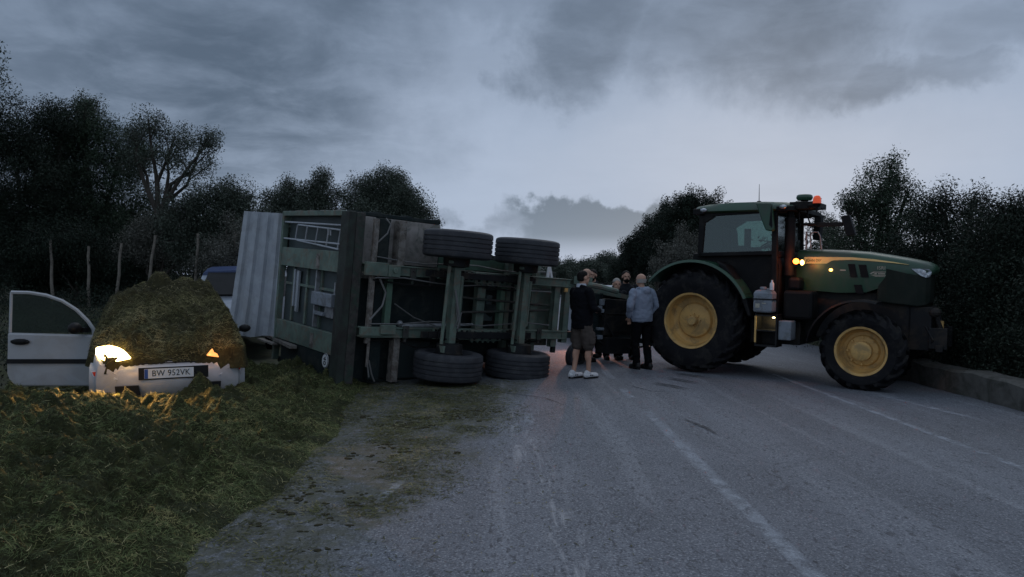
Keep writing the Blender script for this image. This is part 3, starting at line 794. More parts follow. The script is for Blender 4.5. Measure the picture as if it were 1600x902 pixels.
def tractor():
    T = TR; Rr, Rf = .916, .640; L = 2.773
    zf = .600
    for s in (-1, 1):
        w, hb = farm_wheel(T, (0, s * .86, Rr), s, Rr, .56, .485, .085, 20, .05); hb.build('hub', 'tyellow', w, smooth=35)
        w, hb = farm_wheel(T, (L, s * .88, zf), s, Rf, .46, .375, .155, 17, .045); hb.build('hub', 'tyellow', w, smooth=35)
    # chassis, engine, axles
    b = MB(); b.box((-.45, -.28, .62), (1.5, .28, 1.15)); b.box((1.4, -.3, .72), (3.35, .3, 1.5)); b.box((.9, -.62, .58), (1.75, .62, .98))
    b.box((1.2, -.40, 1.0), (1.72, .40, 1.9))
    b.tube([(0, -.62, Rr), (0, .62, Rr)], .17, 16); b.tube([(L, -.7, zf), (L, .7, zf)], .10, 12); b.box((L - .2, -.34, .45), (L + .2, .34, .75))
    b.box((-.75, -.3, .5), (-.4, .3, 1.05))
    b.build('chassis', 'steel', T, bevel=.02)
    # hood loft
    xs = [1.60, 1.9, 2.3, 2.7, 3.0, 3.25, 3.42, 3.54, 3.62, 3.65]
    tz = [2.20, 2.205, 2.195, 2.165, 2.115, 2.07, 2.035, 2.005, 1.97, 1.93]
    hw = [.40, .435, .445, .445, .435, .415, .385, .34, .27, .20]
    zb = [1.50, 1.50, 1.48, 1.50, 1.62, 1.70, 1.75, 1.78, 1.82, 1.86]
    rings = []
    for x, z, h, q in zip(xs, tz, hw, zb):
        e_ = min(1, (z - q) / .30); half = [(h * .96, q), (h, q + (z - q) * .30), (h, z - .20 * e_), (h * .985, z - .14 * e_), (h * .93, z - .075 * e_), (h * .82, z - .035), (h * .55, z - .01)]
        rings.append([(x, -a, zz) for a, zz in half] + [(x, 0, z)] + [(x, a, zz) for a, zz in half[::-1]])
    hood = MB().loft(rings).build('hood', 'tgreen', T, smooth=50)

    def hy(x, dz=0):      # half width of the hood at x
        return float(np.interp(x, xs, hw))
    # yellow side stripe with lettering, vents, decal, grille, lamps on both sides
    for s in (-1, 1):
        top = [(1.72, 2.062), (2.0, 2.066), (2.47, 2.064), (2.8, 2.036), (3.1, 1.992), (3.3, 1.955)]
        bot = [(3.1, 1.976), (2.8, 2.002), (2.47, 2.022), (2.2, 2.012), (2.16, 2.0), (2.09, 1.955), (1.72, 1.955)]
        sx = [1.72, 1.8, 1.9, 2.0, 2.09, 2.16, 2.2, 2.3, 2.47, 2.6, 2.7, 2.8, 2.9, 3.0, 3.1, 3.2, 3.3]
        bx = sorted(bot); rings = []
        for x in sx:
            zt = float(np.interp(x, [p[0] for p in top], [p[1] for p in top])); zl = min(zt - .002, float(np.interp(x, [p[0] for p in bx] + [3.3], [p[1] for p in bx] + [1.953])))
            rings.append([(x, s * (hy(x) - .02), zl), (x, s * (hy(x) + .006), zl), (x, s * (hy(x) + .004), zt), (x, s * (hy(x) - .02), zt)])
        st = MB().loft(rings).build('stripe', 'stripe', hood)
        fm = frame_mtx((1.915, s * (hy(1.9) + .0065), 2.006), (-s, 0, 0) if s > 0 else (1, 0, 0), (0, 0, 1))
        text_mesh('JOHN DEERE', .062, 'ink', hood, 'lettering', fm, .001, .85)
        for x0, x1, z0, z1, sl in ((2.42, 2.52, 1.74, 1.955, -.05), (2.58, 2.69, 1.74, 1.945, -.05), (2.52, 2.63, 1.48, 1.62, -.04)):
            v = MB(); pl = [(x0, z1), (x1, z1), (x1 - sl, z0), (x0 - sl, z0)]
            q = s * (hy(2.55) + .003); v.prism(pl, q - .012, q + .003)
            for k in range(5):
                zz = z0 + (z1 - z0) * (k + .5) / 5; v.box((x0 + .03, q - .01, zz - .006), (x1 + .01, q + .008, zz + .006))
            v.build('vent', 'tblack', hood)
        poly = [(3.33, 1.892), (3.45, 1.895), (3.57, 1.888), (3.605, 1.84), (3.58, 1.765), (3.53, 1.755), (3.46, 1.785), (3.39, 1.84)]
        inn = [(x, s * (hy(x) - .03), z) for x, z in poly]; ou = [(x, s * (hy(x) + .012), z) for x, z in poly]; n = len(poly)
        hl = MB().add(inn + ou, [tuple(range(n)), tuple(range(n, 2 * n))] + [(i, (i + 1) % n, n + (i + 1) % n, n + i) for i in range(n)]).build('headlight', 'lampglass', T, bevel=.006)
        bl = MB(); bl.sphere((3.50, s * (hy(3.5) + .004), 1.838), (.034, .016, .034), 12); bl.sphere((3.555, s * (hy(3.555) + .004), 1.80), (.024, .016, .024), 12); bl.build('bulb', 'whiteplastic', hl, smooth=60)
        mk = MB().sphere((2.16, s * (hy(2.16) + .006), 1.852), (.030, .012, .024), 12).build('marker_light', 'marker', T, smooth=60)
        MB().box((2.30, s * (hy(2.3) + .001), 1.842), (2.39, s * (hy(2.3) + .004), 1.862)).build('badge', 'decal', hood)
    g_ = MB(); g_.loft([[(x, -h, zl), (x, -h * 1.0, zh), (x, h * 1.0, zh), (x, h, zl)] for x, h, zl, zh in ((2.86, .425, 1.36, 1.96), (3.0, .437, 1.34, 1.90), (3.25, .417, 1.32, 1.84), (3.42, .385, 1.30, 1.80), (3.53, .33, 1.32, 1.80), (3.58, .24, 1.36, 1.82))]); gr0 = g_.build('grille', 'nose', hood, bevel=.02)
    # dealer sticker on the right flank
    q = -(hy(2.88) + .002); d = MB()
    text_mesh('ISRI', .075, 'decal', hood, 'lettering', frame_mtx((2.915, q - .002, 1.895), (1, 0, 0), (0, 0, 1)), .001)
    d.prism([(2.74, 1.80), (2.80, 1.835), (2.98, 1.838), (2.98, 1.828), (2.81, 1.822), (2.77, 1.80)], q - .003, q)
    d.prism([(2.80, 1.80), (2.85, 1.818), (2.85, 1.79)], q - .003, q)
    d.prism([(2.87, 1.812), (2.97, 1.812), (2.97, 1.795), (2.87, 1.795)], q - .003, q)
    d.prism([(2.75, 1.786), (2.98, 1.782), (2.98, 1.772), (2.80, 1.774)], q - .003, q)
    d.prism([(2.80, 1.766), (2.97, 1.764), (2.97, 1.757), (2.84, 1.757)], q - .003, q)
    d.build('decal', 'decal', hood)
    # lamps at the rear of the hood
    a = MB().lathe([(-.03, .001), (-.03, .035), (-.005, .04), (.02, .03), (.024, .001)], (1.69, -.74, 1.985), 20); a.box((1.66, -.72, 1.955), (1.72, -.42, 2.015))
    lp = a.build('indicator_light', 'tblack', T, smooth=40)
    MB().sphere((1.69, -.775, 1.985), (.052, .03, .048), 14).build('lens', 'amber', lp, smooth=60)
    MB().sphere((1.785, -.765, 1.965), (.034, .028, .046), 14).build('lens', 'warm', lp, smooth=60)
    lamp('indicator_light_glow', T, (1.70, -.86, 1.985), (1.0, .14, .02), 4.0, .04)
    lamp('indicator_light_glow', T, (1.82, -.82, 1.95), (1.0, .55, .15), 1.6, .04)
    # cab
    c = MB(); c.prism([(-.15, 1.15), (-.15, 2.12), (1.36, 2.14), (1.42, 1.9), (1.40, 1.0), (.7, 1.0), (.4, 1.15)], -.70, .70)
    c.build('cab_base', 'tblack', T, bevel=.03)
    f = MB()
    for s in (-1, 1):
        y0, y1 = s * .74, s * .80
        f.prism([(-.02, 2.05), (.07, 2.05), (.12, 2.86), (.0, 2.86)], y0, y1); f.prism([(1.30, 1.4), (1.40, 1.4), (1.37, 2.86), (1.28, 2.86)], y0, y1)
        f.prism([(.02, 2.76), (1.3, 2.80), (1.3, 2.88), (.02, 2.86)], y0, y1); f.prism([(.0, 2.05), (1.36, 2.09), (1.36, 2.16), (.0, 2.12)], y0, y1)
        f.prism([(.06, 2.62), (.30, 2.76), (.06, 2.78)], y0, y1)
    f.box((-.02, -.76, 2.78), (.08, .76, 2.87)); f.box((1.28, -.76, 2.80), (1.38, .76, 2.88)); f.box((-.04, -.74, 2.05), (.04, .74, 2.12)); f.box((1.32, -.74, 2.05), (1.40, .74, 2.16))
    f.build('cab_frame', 'tblack', T, bevel=.012)
    for s in (-1, 1):
        MB().prism([(.06, 2.10), (1.32, 2.14), (1.30, 2.82), (.10, 2.78)], s * .765, s * .772).build('window', 'cabglass', T)
    MB().prism([(-.70, 2.10), (.70, 2.10), (.70, 2.80), (-.70, 2.80)], .005, .012, 'yz').build('rear_window', 'cabglass', T)
    MB().prism([(-.70, 2.16), (.70, 2.16), (.70, 2.82), (-.70, 2.82)], 1.345, 1.352, 'yz').build('windscreen', 'cabglass', T)
    st = MB(); st.box((.28, -.26, 1.95), (.78, .26, 2.12)); st.box((.22, -.24, 2.1), (.36, .24, 2.58), (0, -.12, 0)); st.box((.24, -.14, 2.58), (.33, .14, 2.74)); st.box((.4, -.40, 2.16), (.75, -.30, 2.26)); st.box((.4, .30, 2.16), (.75, .40, 2.26))
    st.build('seat', 'seat', T, bevel=.04)
    sw = MB(); sw.tube([(1.20, 0, 1.9), (1.02, 0, 2.28)], .035, 8); ring = []
    for k in range(25):
        a = 2 * math.pi * k / 24; ring.append((1.0 + .17 * math.cos(a) * .85, .19 * math.sin(a), 2.30 + .17 * math.cos(a) * .45))
    sw.tube(ring, .014, 6, False); sw.tube([ring[0], ring[12]], .012, 6); sw.build('steering_wheel', 'tblack', T)
    MB().box((1.12, -.2, 2.08), (1.28, .2, 2.32)).build('dashboard', 'tblack', T, bevel=.02); MB().box((.72, -.52, 2.2), (.82, -.44, 2.55)).build('monitor', 'tblack', T, bevel=.01)
    # roof
    rr = []
    for x, z0, z1, hwid in ((-.10, 2.86, 2.93, .70), (-.04, 2.835, 2.965, .82), (.2, 2.82, 2.995, .86), (.6, 2.82, 3.01, .86), (1.1, 2.82, 3.005, .86), (1.45, 2.83, 2.985, .83), (1.62, 2.86, 2.95, .75)):
        rr.append([(x, -hwid + .05, z0), (x, -hwid, z0 + .03), (x, -hwid + .01, z0 + .07), (x, -hwid + .08, z1 - .02), (x, -hwid + .25, z1), (x, hwid - .25, z1), (x, hwid - .08, z1 - .02), (x, hwid - .01, z0 + .07), (x, hwid, z0 + .03), (x, hwid - .05, z0)])
    roof = MB().loft(rr).build('roof', 'tgreen', T, smooth=40)
    rim = MB(); rim.box((.04, -.80, 2.80), (1.5, .80, 2.835)); rim.box((-.10, -.86, 2.80), (.10, .86, 2.90)); rim.box((1.36, -.84, 2.82), (1.66, .84, 2.9)); rim.build('trim', 'tblack', roof, bevel=.01)
    for x, z in ((.10, 2.87), (1.48, 2.885)):
        for s in (-1, 1):
            MB().sphere((x, s * .865, z), (.065, .03, .036), 14).build('work_light', 'lampglass', T, smooth=60)
    # tall mirror housing hanging at the right front corner of the roof
    m = MB().prism([(1.07, 2.955), (1.33, 2.945), (1.385, 2.50), (1.36, 2.47), (1.25, 2.49), (1.18, 2.66)], -1.02, -.92)
    m.box((1.12, -.93, 2.86), (1.3, -.80, 2.92))
    mh = m.build('mirror_housing', 'tgreen', T, bevel=.02); MB().prism([(1.34, 2.90), (1.365, 2.55), (1.355, 2.53), (1.31, 2.58)], -1.03, -1.015).build('trim', 'tblack', mh)
    # exhaust and air pipe on the right of the hood
    e = MB(); e.tube([(1.53, -.60, 1.75), (1.53, -.60, 2.70)], .085, 18); e.tube([(1.53, -.60, 2.70), (1.53, -.60, 2.82), (1.56, -.60, 2.90), (1.63, -.60, 2.94), (1.72, -.60, 2.93)], [.06, .06, .058, .058, .055], 14)
    e.tube([(1.53, -.60, 2.66), (1.53, -.60, 2.72)], .095, 18)
    e.build('exhaust', 'tblack', T, smooth=40)
    # guidance receiver, bracket, beacon
    MB().lathe([(-.045, .001), (-.045, .11), (0, .135), (.04, .125), (.055, .10), (.06, .001)], (1.66, -.28, 3.075), 24, 'z').build('guidance_receiver', 'tgreen', T, smooth=45)
    k = MB(); k.box((1.5, -.45, 2.90), (1.9, .2, 2.99)); k.tube([(1.66, -.28, 2.95), (1.66, -.28, 3.04)], .06, 10); k.box((1.55, -.75, 2.85), (1.95, -.35, 2.97)); k.sphere((1.90, -.70, 2.90), (.09, .08, .07), 12)
    k.tube([(1.78, -.55, 2.9), (1.80, -.56, 2.72), (1.85, -.58, 2.6)], .014, 6); k.tube([(1.66, -.6, 2.9), (1.68, -.62, 2.66)], .01, 6); k.tube([(1.9, -.7, 2.9), (2.02, -.86, 2.84)], .02, 8)
    k.build('roof_bracket', 'tblack', T, bevel=.012)
    bc = MB().lathe([(-.07, .001), (-.07, .04), (-.03, .062), (-.012, .066)], (2.02, -.88, 2.93), 18, 'z'); bc.tube([(2.02, -.88, 2.78), (2.02, -.88, 2.87)], .014, 8); bc = bc.build('beacon', 'tblack', T, smooth=40)
    MB().lathe([(-.012, .064), (.06, .062), (.10, .048), (.115, .025), (.118, .001)], (2.02, -.88, 2.93), 18, 'z').build('dome', 'beacon', bc, smooth=50)
    an = MB(); an.lathe([(-.02, .05), (.02, .05), (.045, .03), (.05, .001)], (.86, -.2, 3.015), 14, 'z'); an.tube([(.86, -.2, 3.05), (.855, -.2, 3.36)], [.008, .004], 6); an.build('antenna', 'tblack', T)
    # far mirror on its arm, grab rail
    fm = MB(); fm.box((1.42, .75, 2.66), (1.50, 1.25, 2.72)); fm.box((1.44, 1.18, 2.42), (1.56, 1.40, 2.90), (0, .05, 0)); fm.tube([(1.40, .7, 2.69), (1.46, .8, 2.69)], .03, 8)
    fm.build('mirror', 'tblack', T, bevel=.015)
    gr = MB(); gr.box((1.95, -.62, 2.56), (2.36, -.58, 2.63)); gr.prism([(2.33, 2.72), (2.46, 2.74), (2.56, 2.42), (2.43, 2.40)], -.66, -.54)
    gr.tube([(1.72, -.56, 2.60), (1.95, -.60, 2.60)], .022, 8)
    gr.build('mirror', 'tblack', T, bevel=.012)
    hr = MB(); hr.tube([(1.80, -.30, 2.19), (1.78, -.30, 2.44), (1.82, -.30, 2.49), (1.90, -.30, 2.49), (1.94, -.30, 2.42), (1.97, -.30, 2.19)], .012, 8); hr.tube([(1.72, -.30, 2.19), (1.72, -.30, 2.5)], .016, 8); hr.build('grab_rail', 'galv2', T)
    # fenders
    for s in (-1, 1):
        rings = []
        for k in range(25):
            a = R_(24 + (140 - 24) * k / 24); q = 1.075; rings.append([(q * math.cos(a), s * .55, Rr + q * math.sin(a)), (q * math.cos(a), s * 1.10, Rr + q * math.sin(a)), ((q - .045) * math.cos(a), s * 1.12, Rr + (q - .045) * math.sin(a)), ((q - .05) * math.cos(a), s * .55, Rr + (q - .05) * math.sin(a))])
        fd = MB().loft(rings).build('fender', 'tgreen', T, smooth=40)
        n = 14; arc = [(1.06 * math.cos(R_(30 + 110 * k / n)), Rr + 1.06 * math.sin(R_(30 + 110 * k / n))) for k in range(n + 1)]
        MB().prism(arc + [(-.5, 1.0), (.7, 1.0)], s * .54, s * .575).build('wheel_arch', 'tblack', fd)
        rings = []
        for k in range(17):
            a = R_(74 + (172 - 74) * k / 16); q = .80; rings.append([(L + q * math.cos(a), s * .70, zf + q * math.sin(a)), (L + q * math.cos(a), s * 1.14, zf + q * math.sin(a)), (L + (q - .02) * math.cos(a), s * 1.17, zf - .03 + q * math.sin(a)), (L + (q - .03) * math.cos(a), s * .70, zf + (q - .03) * math.sin(a))])
        MB().loft(rings).build('fender', 'tblack', T, smooth=40)
        # outer fender shelf toward cab
        MB().prism([(.42, 1.98), (.60, 1.90), (.95, 1.42), (1.06, 1.05), (1.0, 1.05), (.86, 1.40), (.52, 1.84)], s * .72, s * 1.06).build('fender_skirt', 'tblack', fd, bevel=.02)
        # rear lamps
        if s > 0: tl = MB().box((-.80, s * .98, 1.72), (-.74, s * .70, 1.84)).build('tail_light', 'redlens', T, bevel=.01)
    # grey canister, steps, tool box, fuel tank on the right side
    cn = MB(); x0, x1, y0, y1 = 1.09, 1.40, -1.05, -.80
    for (a, b_) in ((1.13, 1.50),):
        cn.loft([[(x0 + i, y0 + i, z), (x1 - i, y0 + i, z), (x1 - i, y1 - i, z), (x0 + i, y1 - i, z)] for z, i in ((1.12, .02), (1.14, .0), (1.30, .0), (1.315, .008), (1.33, .0), (1.44, .0), (1.48, .02), (1.50, .06))])
    cn.tube([(1.21, -.92, 1.50), (1.21, -.92, 1.55)], .055, 12); cn.box((1.27, -.95, 1.49), (1.36, -.90, 1.53))
    cn = cn.build('canister', 'greyplastic', T, bevel=.015)
    MB().box((1.07, -1.058, 1.335), (1.415, -.79, 1.355)).build('strap', 'tblack', cn)
    d = MB(); d.box((1.13, -1.056, 1.20), (1.20, -1.05, 1.27)); d.box((1.24, -1.056, 1.27), (1.30, -1.05, 1.285)); d.build('sticker', 'decal', cn)
    MB().lathe([(0, .035), (.11, .035), (.135, .016), (.165, .016), (.168, .001)], (1.375, -.99, 1.50), 14, 'z').build('bottle', 'whiteplastic', T, smooth=40)
    s_ = MB()
    s_.box((1.12, -1.02, .56), (1.145, -.72, 1.10)); s_.box((1.46, -1.02, .56), (1.485, -.72, 1.10)); s_.box((1.12, -1.03, .555), (1.485, -.72, .585)); s_.box((1.12, -1.03, .81), (1.485, -.74, .835)); s_.box((1.12, -1.03, 1.06), (1.485, -.72, 1.085)); s_.box((1.13, -.74, .56), (1.48, -.72, 1.08))
    sp_ = s_.build('step', 'steel', T)
    MB().box((1.118, -1.034, .62), (1.148, -1.022, 1.06)).build('edge_strip', 'tyellow', sp_)
    MB().sphere((1.42, -.99, 1.045), (.025, .02, .014), 10).build('step_light', 'steplight', T, smooth=60)
    lamp('step_light_glow', T, (1.38, -.93, 1.02), (1.0, .80, .42), 1.6, .02)
    MB().box((1.49, -.98, .68), (1.70, -.70, 1.0)).build('tool_box', 'greyplastic', T, bevel=.02)
    tk = MB(); tk.box((1.50, -.80, 1.02), (1.98, -.45, 1.50)); tk.box((1.55, -.72, 1.5), (1.75, -.45, 1.72)); tk.build('tank', 'tblack', T, bevel=.05)
    tk = MB(); tk.box((.4, .45, .6), (1.7, .95, 1.1)); tk.build('tank', 'tblack', T, bevel=.05)
    # front linkage
    h = MB(); h.box((3.30, -.30, .62), (3.62, .30, 1.30)); h.box((3.60, -.38, .66), (3.85, -.26, .98)); h.box((3.60, .26, .66), (3.85, .38, .98)); h.tube([(3.62, -.12, 1.25), (3.80, -.12, .75)], .04, 10); h.tube([(3.62, .12, 1.25), (3.80, .12, .75)], .04, 10)
    h.box((3.70, -.42, .62), (3.80, .42, .72)); h.sphere((3.66, -.28, 1.22), (.09, .07, .08), 12); h.tube([(3.55, -.35, 1.0), (3.66, -.4, .8), (3.6, -.3, .62)], .016, 8)
    hh = h.build('front_linkage', 'steel', T, bevel=.01); MB().box((3.70, -.10, .93), (3.76, -.02, 1.08)).build('latch', 'tyellow', hh)


tractor()


# ------------------------------------------------------------------ overturned trailer (local x = along, y = its height axis pointing away, z = its width axis, now upright)
TL = thing('silage_trailer', 'dark green silage trailer lying on its side with four wheels toward the viewer', 'trailer', (-.582, 10.907, 1.175), (.063, .060, .682))


def trailer():
    T = TL

    def B(m, u0, u1, v0, v1, w0, w1, rot=None):
        return m.box((u0, w0, v0), (u1, w1, v1), rot)
    # rails, cross members
    for v in (.46, -.48):
        m = MB(); B(m, -1.34, 2.78, v - .075, v - .055, .86, 1.06); B(m, -1.34, 2.78, v + .055, v + .075, .86, 1.06); B(m, -1.34, 2.78, v - .075, v + .075, 1.04, 1.06); B(m, -1.34, 2.78, v - .06, v + .06, .885, .9)
        m.build('chassis_rail', 'rgreen', T, bevel=.006)
        # hanger plates with bolt heads
        m = MB(); bo = MB()
        for (a, b_, dz) in ((.14, .56, .0), (.58, 1.22, -.015), (1.30, 1.55, .01), (-.12, .10, .01)):
            B(m, a, b_, v - .095 + dz, v + .085 + dz, .80, .86)
            for k in range(4):
                uu = a + (b_ - a) * (k + .5) / 4
                for dv in (.05, -.055):
                    bo.tube([(uu, .80, v + dv + dz), (uu, .775, v + dv + dz)], .018, 6)
        for k in range(5):
            B(m, .62 + k * .11, .66 + k * .11, v - .14, v - .09, .81, .85, (0, .5, 0))
        hp = m.build('spring_plate', 'rgreen', T, bevel=.006); bo.build('bolt', 'steel', hp)
        m = MB()
        for k, (a, b_) in enumerate(((-.42, 1.78), (-.30, 1.65), (-.15, 1.5))):
            B(m, a, b_, v - .05, v + .05, .70 - .03 * k - .012, .70 - .03 * k + .012)
        m.build('leaf_spring', 'steel', T, bevel=.004)
    for u, w0, mt, hw_ in ((-.86, .98, 'rgreen2', .05), (.42, 1.0, 'rgreen', .05), (.86, .96, 'rgreen', .08), (1.28, .92, 'rgreen2', .045), (2.03, 1.0, 'rgreen', .05)):
        m = MB(); B(m, u - hw_, u + hw_, -.41, .39, w0, w0 + .12); m.build('cross_member', mt, T, bevel=.006)
    for u, v0, v1, w0 in ((2.50, -.70, .44, .90), (2.74, -.62, .42, .88)):
        m = MB(); B(m, u - .07, u + .07, v0, v1, w0, w0 + .03); B(m, u - .07, u - .05, v0, v1, w0, w0 + .1); B(m, u + .05, u + .07, v0, v1, w0, w0 + .1); m.build('cross_member', 'rgreen', T, bevel=.005)
    m = MB(); B(m, 2.58, 2.66, -.82, .30, 1.0, 1.06); m.build('cross_member', 'rdark', T)
    # rear beam and posts along the floor
    m = MB(); B(m, -1.62, -1.50, -1.27, 1.27, .98, 1.24); m.build('rear_beam', 'stained', T, bevel=.012)
    m = MB(); B(m, -1.495, -1.35, -1.265, 1.265, .99, 1.03); B(m, -1.38, -1.35, -1.27, 1.27, .985, 1.2)
    m.build('rear_beam', 'rust', T, bevel=.01)
    m = MB(); B(m, -1.24, -1.16, -.65, 1.2, .90, .96, (0, 0, .0)); B(m, -1.2, -1.16, -1.0, -.6, .9, .93); m.build('worn_strip', 'worn', T, bevel=.006)
    m = MB(); B(m, -1.06, -.90, -1.22, 1.22, 1.07, 1.22); B(m, -.90, -.88, -1.22, 1.22, 1.07, 1.12); m.build('floor_bearer', 'rdark', T, bevel=.006)
    m = MB(); B(m, -.74, -.62, .53, 1.22, 1.02, 1.2); m.build('floor_bearer', 'worn', T, bevel=.006)
    m = MB(); B(m, -.73, -.62, -1.25, -.52, .95, 1.1, (0, .0, 0)); m.build('floor_bearer', 'worn', T, bevel=.006)
    for u in (.55, 1.55, 2.2):
        m = MB(); B(m, u - .05, u + .05, -.98, .74, 1.12, 1.235); m.build('floor_bearer', 'rgreen', T, bevel=.006)
    m = MB(); B(m, 2.36, 2.66, -.72, .56, 1.26, 1.30); B(m, 1.75, 2.66, -.6, .5, 1.2, 1.24); m.build('front_panel', 'rgreen', T)
    # body: floor, ribbed sides, headboard
    body = MB(); B(body, -1.56, .12, -1.24, 1.24, 1.24, 1.28); B(body, .12, 2.34, -1.0, .76, 1.24, 1.28)
    for s in (-1, 1):
        B(body, -1.50, .12, s * 1.21, s * 1.25, 1.28, 3.50)
        for u in (-1.0, -.45, .08):
            B(body, u - .045, u + .045, s * 1.25, s * 1.32, 1.25, 3.45)
        B(body, -1.50, .12, s * 1.245, s * 1.31, 3.42, 3.52); B(body, -1.50, .12, s * 1.245, s * 1.30, 1.24, 1.33)
    B(body, .12, 2.34, .74, .78, 1.28, 3.3); B(body, .12, 2.34, -1.02, -.98, 1.28, 3.3)
    for u in (.65, 1.2, 1.75, 2.28):
        B(body, u - .045, u + .045, .78, .84, 1.25, 3.3)
    B(body, .08, .12, -1.22, 1.22, 1.28, 3.48); B(body, 2.30, 2.34, -1.0, .76, 1.28, 3.3)
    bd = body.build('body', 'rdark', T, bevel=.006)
    m = MB(); B(m, -.86, .11, .55, 1.235, 1.225, 1.238); m.build('floor_sheet', 'sheet', T)
    m = MB(); B(m, .13, 2.3, .55, .75, 1.225, 1.238); m.build('floor_sheet', 'rgreen2', T)
    m = MB(); B(m, -1.33, -1.06, .3, 1.235, 1.225, 1.238); m.build('floor_sheet', 'sheet', T)
    m = MB(); B(m, -.6, .10, -1.235, -.55, 1.225, 1.238); m.build('floor_sheet', 'rteal', T)
    # underfloor clutter: air tank, ram, valve
    m = MB(); m.tube([(.95, 1.12, .05), (1.22, 1.12, -.12)], .12, 16); m.build('air_tank', 'rdark', T, smooth=40)
    m = MB(); B(m, .95, 1.25, .24, .30, 1.1, 1.2); B(m, .9, 1.22, -.28, -.10, 1.08, 1.2); B(m, 1.0, 1.12, .0, .16, 1.0, 1.1); m.build('valve_block', 'rteal', T, bevel=.008)
    m = MB(); m.tube([(-.55, 1.1, -.40), (.4, 1.02, -.36)], .035, 10); m.tube([(.4, 1.02, -.36), (.75, 1.0, -.34)], .022, 10); m.sphere((-.58, 1.08, -.36), .05, 10); m.build('hydraulic_ram', 'galv2', T, smooth=40)
    for k_, (v0, v1, w0) in enumerate(((.33, .30, .83), (.27, .30, .88), (-.33, -.30, .85), (-.62, -.60, 1.02), (.62, .60, 1.05))):
        m = MB(); m.tube([(-1.2 + .5 * q, w0 + .02 * math.sin(q * 2.1 + k_), v0 + (v1 - v0) * q / 7 + .03 * math.sin(q * 1.7 + k_ * 2)) for q in range(8)], .011 + .003 * (k_ % 2), 6); m.build('brake_line', 'hose' if k_ % 2 else 'palehose', T, smooth=60)
    for u_, v_ in ((-.55, .43), (-.2, .43), (.36, -.44), (-.6, -.46), (1.72, .44), (2.1, -.47), (1.75, -.5)):
        m = MB(); B(m, u_ - .05, u_ + .05, v_ - .10, v_ + .09, .835, .855); m.tube([(u_, .84, v_ + .04), (u_, .815, v_ + .04)], .02, 6); B(m, u_ - .015, u_ + .03, v_ - .16, v_ - .08, .86, .9); m.build('rail_clamp', 'rust', T, bevel=.004)
    for v_ in (.12, -.16):
        m = MB(); m.tube([(.2, .93, v_), (.6, .90, v_ * .8), (1.35, .92, v_ * .6), (2.4, .98, v_ * .3)], .02, 8); m.build('brake_rod', 'rust', T, smooth=50)
    m = MB()
    for q in range(22):
        a_ = (-.62 + .035 * q, .93 + .02 * math.sin(q), -.62 - .10 * math.sin(math.pi * q / 21)); m.sphere(a_, (.022, .012, .014), 6)
    m.build('chain', 'steel', T)
    # axles with drums, brackets, brake rods
    for u in (0, 1.39):
        m = MB(); m.tube([(u, .52, -.80), (u, .52, .80)], .065, 14); B(m, u - .06, u + .06, -.75, .75, .46, .58)
        ax = m.build('axle', 'rgreen', T, smooth=30)
        for s in (-1, 1):
            MB().lathe([(s * .58, .10), (s * .60, .20), (s * .74, .21), (s * .76, .12)], (u, .52, 0), 24, 'z').build('brake_drum', 'steel', ax, smooth=35)
            m = MB(); B(m, u - .09, u + .09, s * .46 - .08, s * .46 + .08, .56, .72); m.tube([(u - .12, .45, s * .52), (u - .12, .78, s * .52)], .016, 6); m.tube([(u + .12, .45, s * .52), (u + .12, .78, s * .52)], .016, 6); m.build('bracket', 'steel', ax, bevel=.005)
        m = MB(); m.tube([(u - .17, .50, -.62), (u - .16, .46, .60)], .028, 8); m.tube([(u + .13, .56, -.3), (u + .12, .52, .45)], .04, 10); B(m, u - .2, u - .1, -.72, -.62, .4, .55); m.sphere((u + .05, .42, -.66), (.07, .06, .05), 10); m.sphere((u - .12, .44, .66), (.08, .07, .05), 10)
        m.build('brake_rod', 'rgreen', ax, smooth=40)
        for s in (-1, 1):
            road_wheel(T, (u, .52, s * .93), s, .535, .42, .30, axis='z', grooves=4)
    m = MB(); m.tube([(-.05, .42, .25), (.02, .40, -.05), (.10, .44, -.30), (.12, .6, -.48)], .016, 6); m.tube([(.0, .45, .05), (.05, .43, -.22), (-.02, .5, -.45)], .012, 6); m.tube([(.1, .42, -.1), (.04, .41, -.35)], .01, 6)
    m.build('brake_hose', 'palehose', T, smooth=60)
    m = MB(); m.tube([(-1.05, .93, 1.22), (-.98, .9, 1.14), (-1.02, .9, 1.0), (-1.15, .92, .86)], .012, 6); m.tube([(-1.2, .9, .42), (-1.1, .88, .32), (-.98, .88, .12), (-1.02, .88, -.08), (-1.12, .89, -.2), (-1.2, .9, -.3)], .016, 6); m.tube([(-1.16, .9, -.9), (-1.1, .9, -1.1), (-1.04, .9, -1.22)], .012, 6); m.tube([(-1.18, .9, -.95), (-1.14, .9, -1.15)], .012, 6)
    m.tube([(-.75, 1.0, -.05), (-.4, .98, -.25), (.0, .96, -.37)], .010, 6); m.build('cable', 'palehose', T, smooth=60)
    m = MB(); B(m, -1.36, -1.0, .36, .56, .82, .9); B(m, -1.0, -.8, .36, .54, .80, .86); m.tube([(-.9, .80, .46), (-.9, .77, .46)], .04, 10); m.build('bracket', 'rgreen', T, bevel=.008)
    m = MB(); B(m, -1.36, -1.0, -.53, -.40, .84, .9); B(m, -1.05, -.8, -.50, -.36, .8, .86); m.build('bracket', 'rgreen', T, bevel=.008)
    # rear wall (seen on the left): frame, bands, recesses, ladder, control box, speed disc
    u0 = -1.60
    m = MB(); B(m, u0, -1.50, 1.20, 1.28, 1.2, 3.55); B(m, u0, -1.50, -1.27, 1.27, 3.47, 3.55); rw = m.build('rear_frame', 'rgreen', T, bevel=.008)
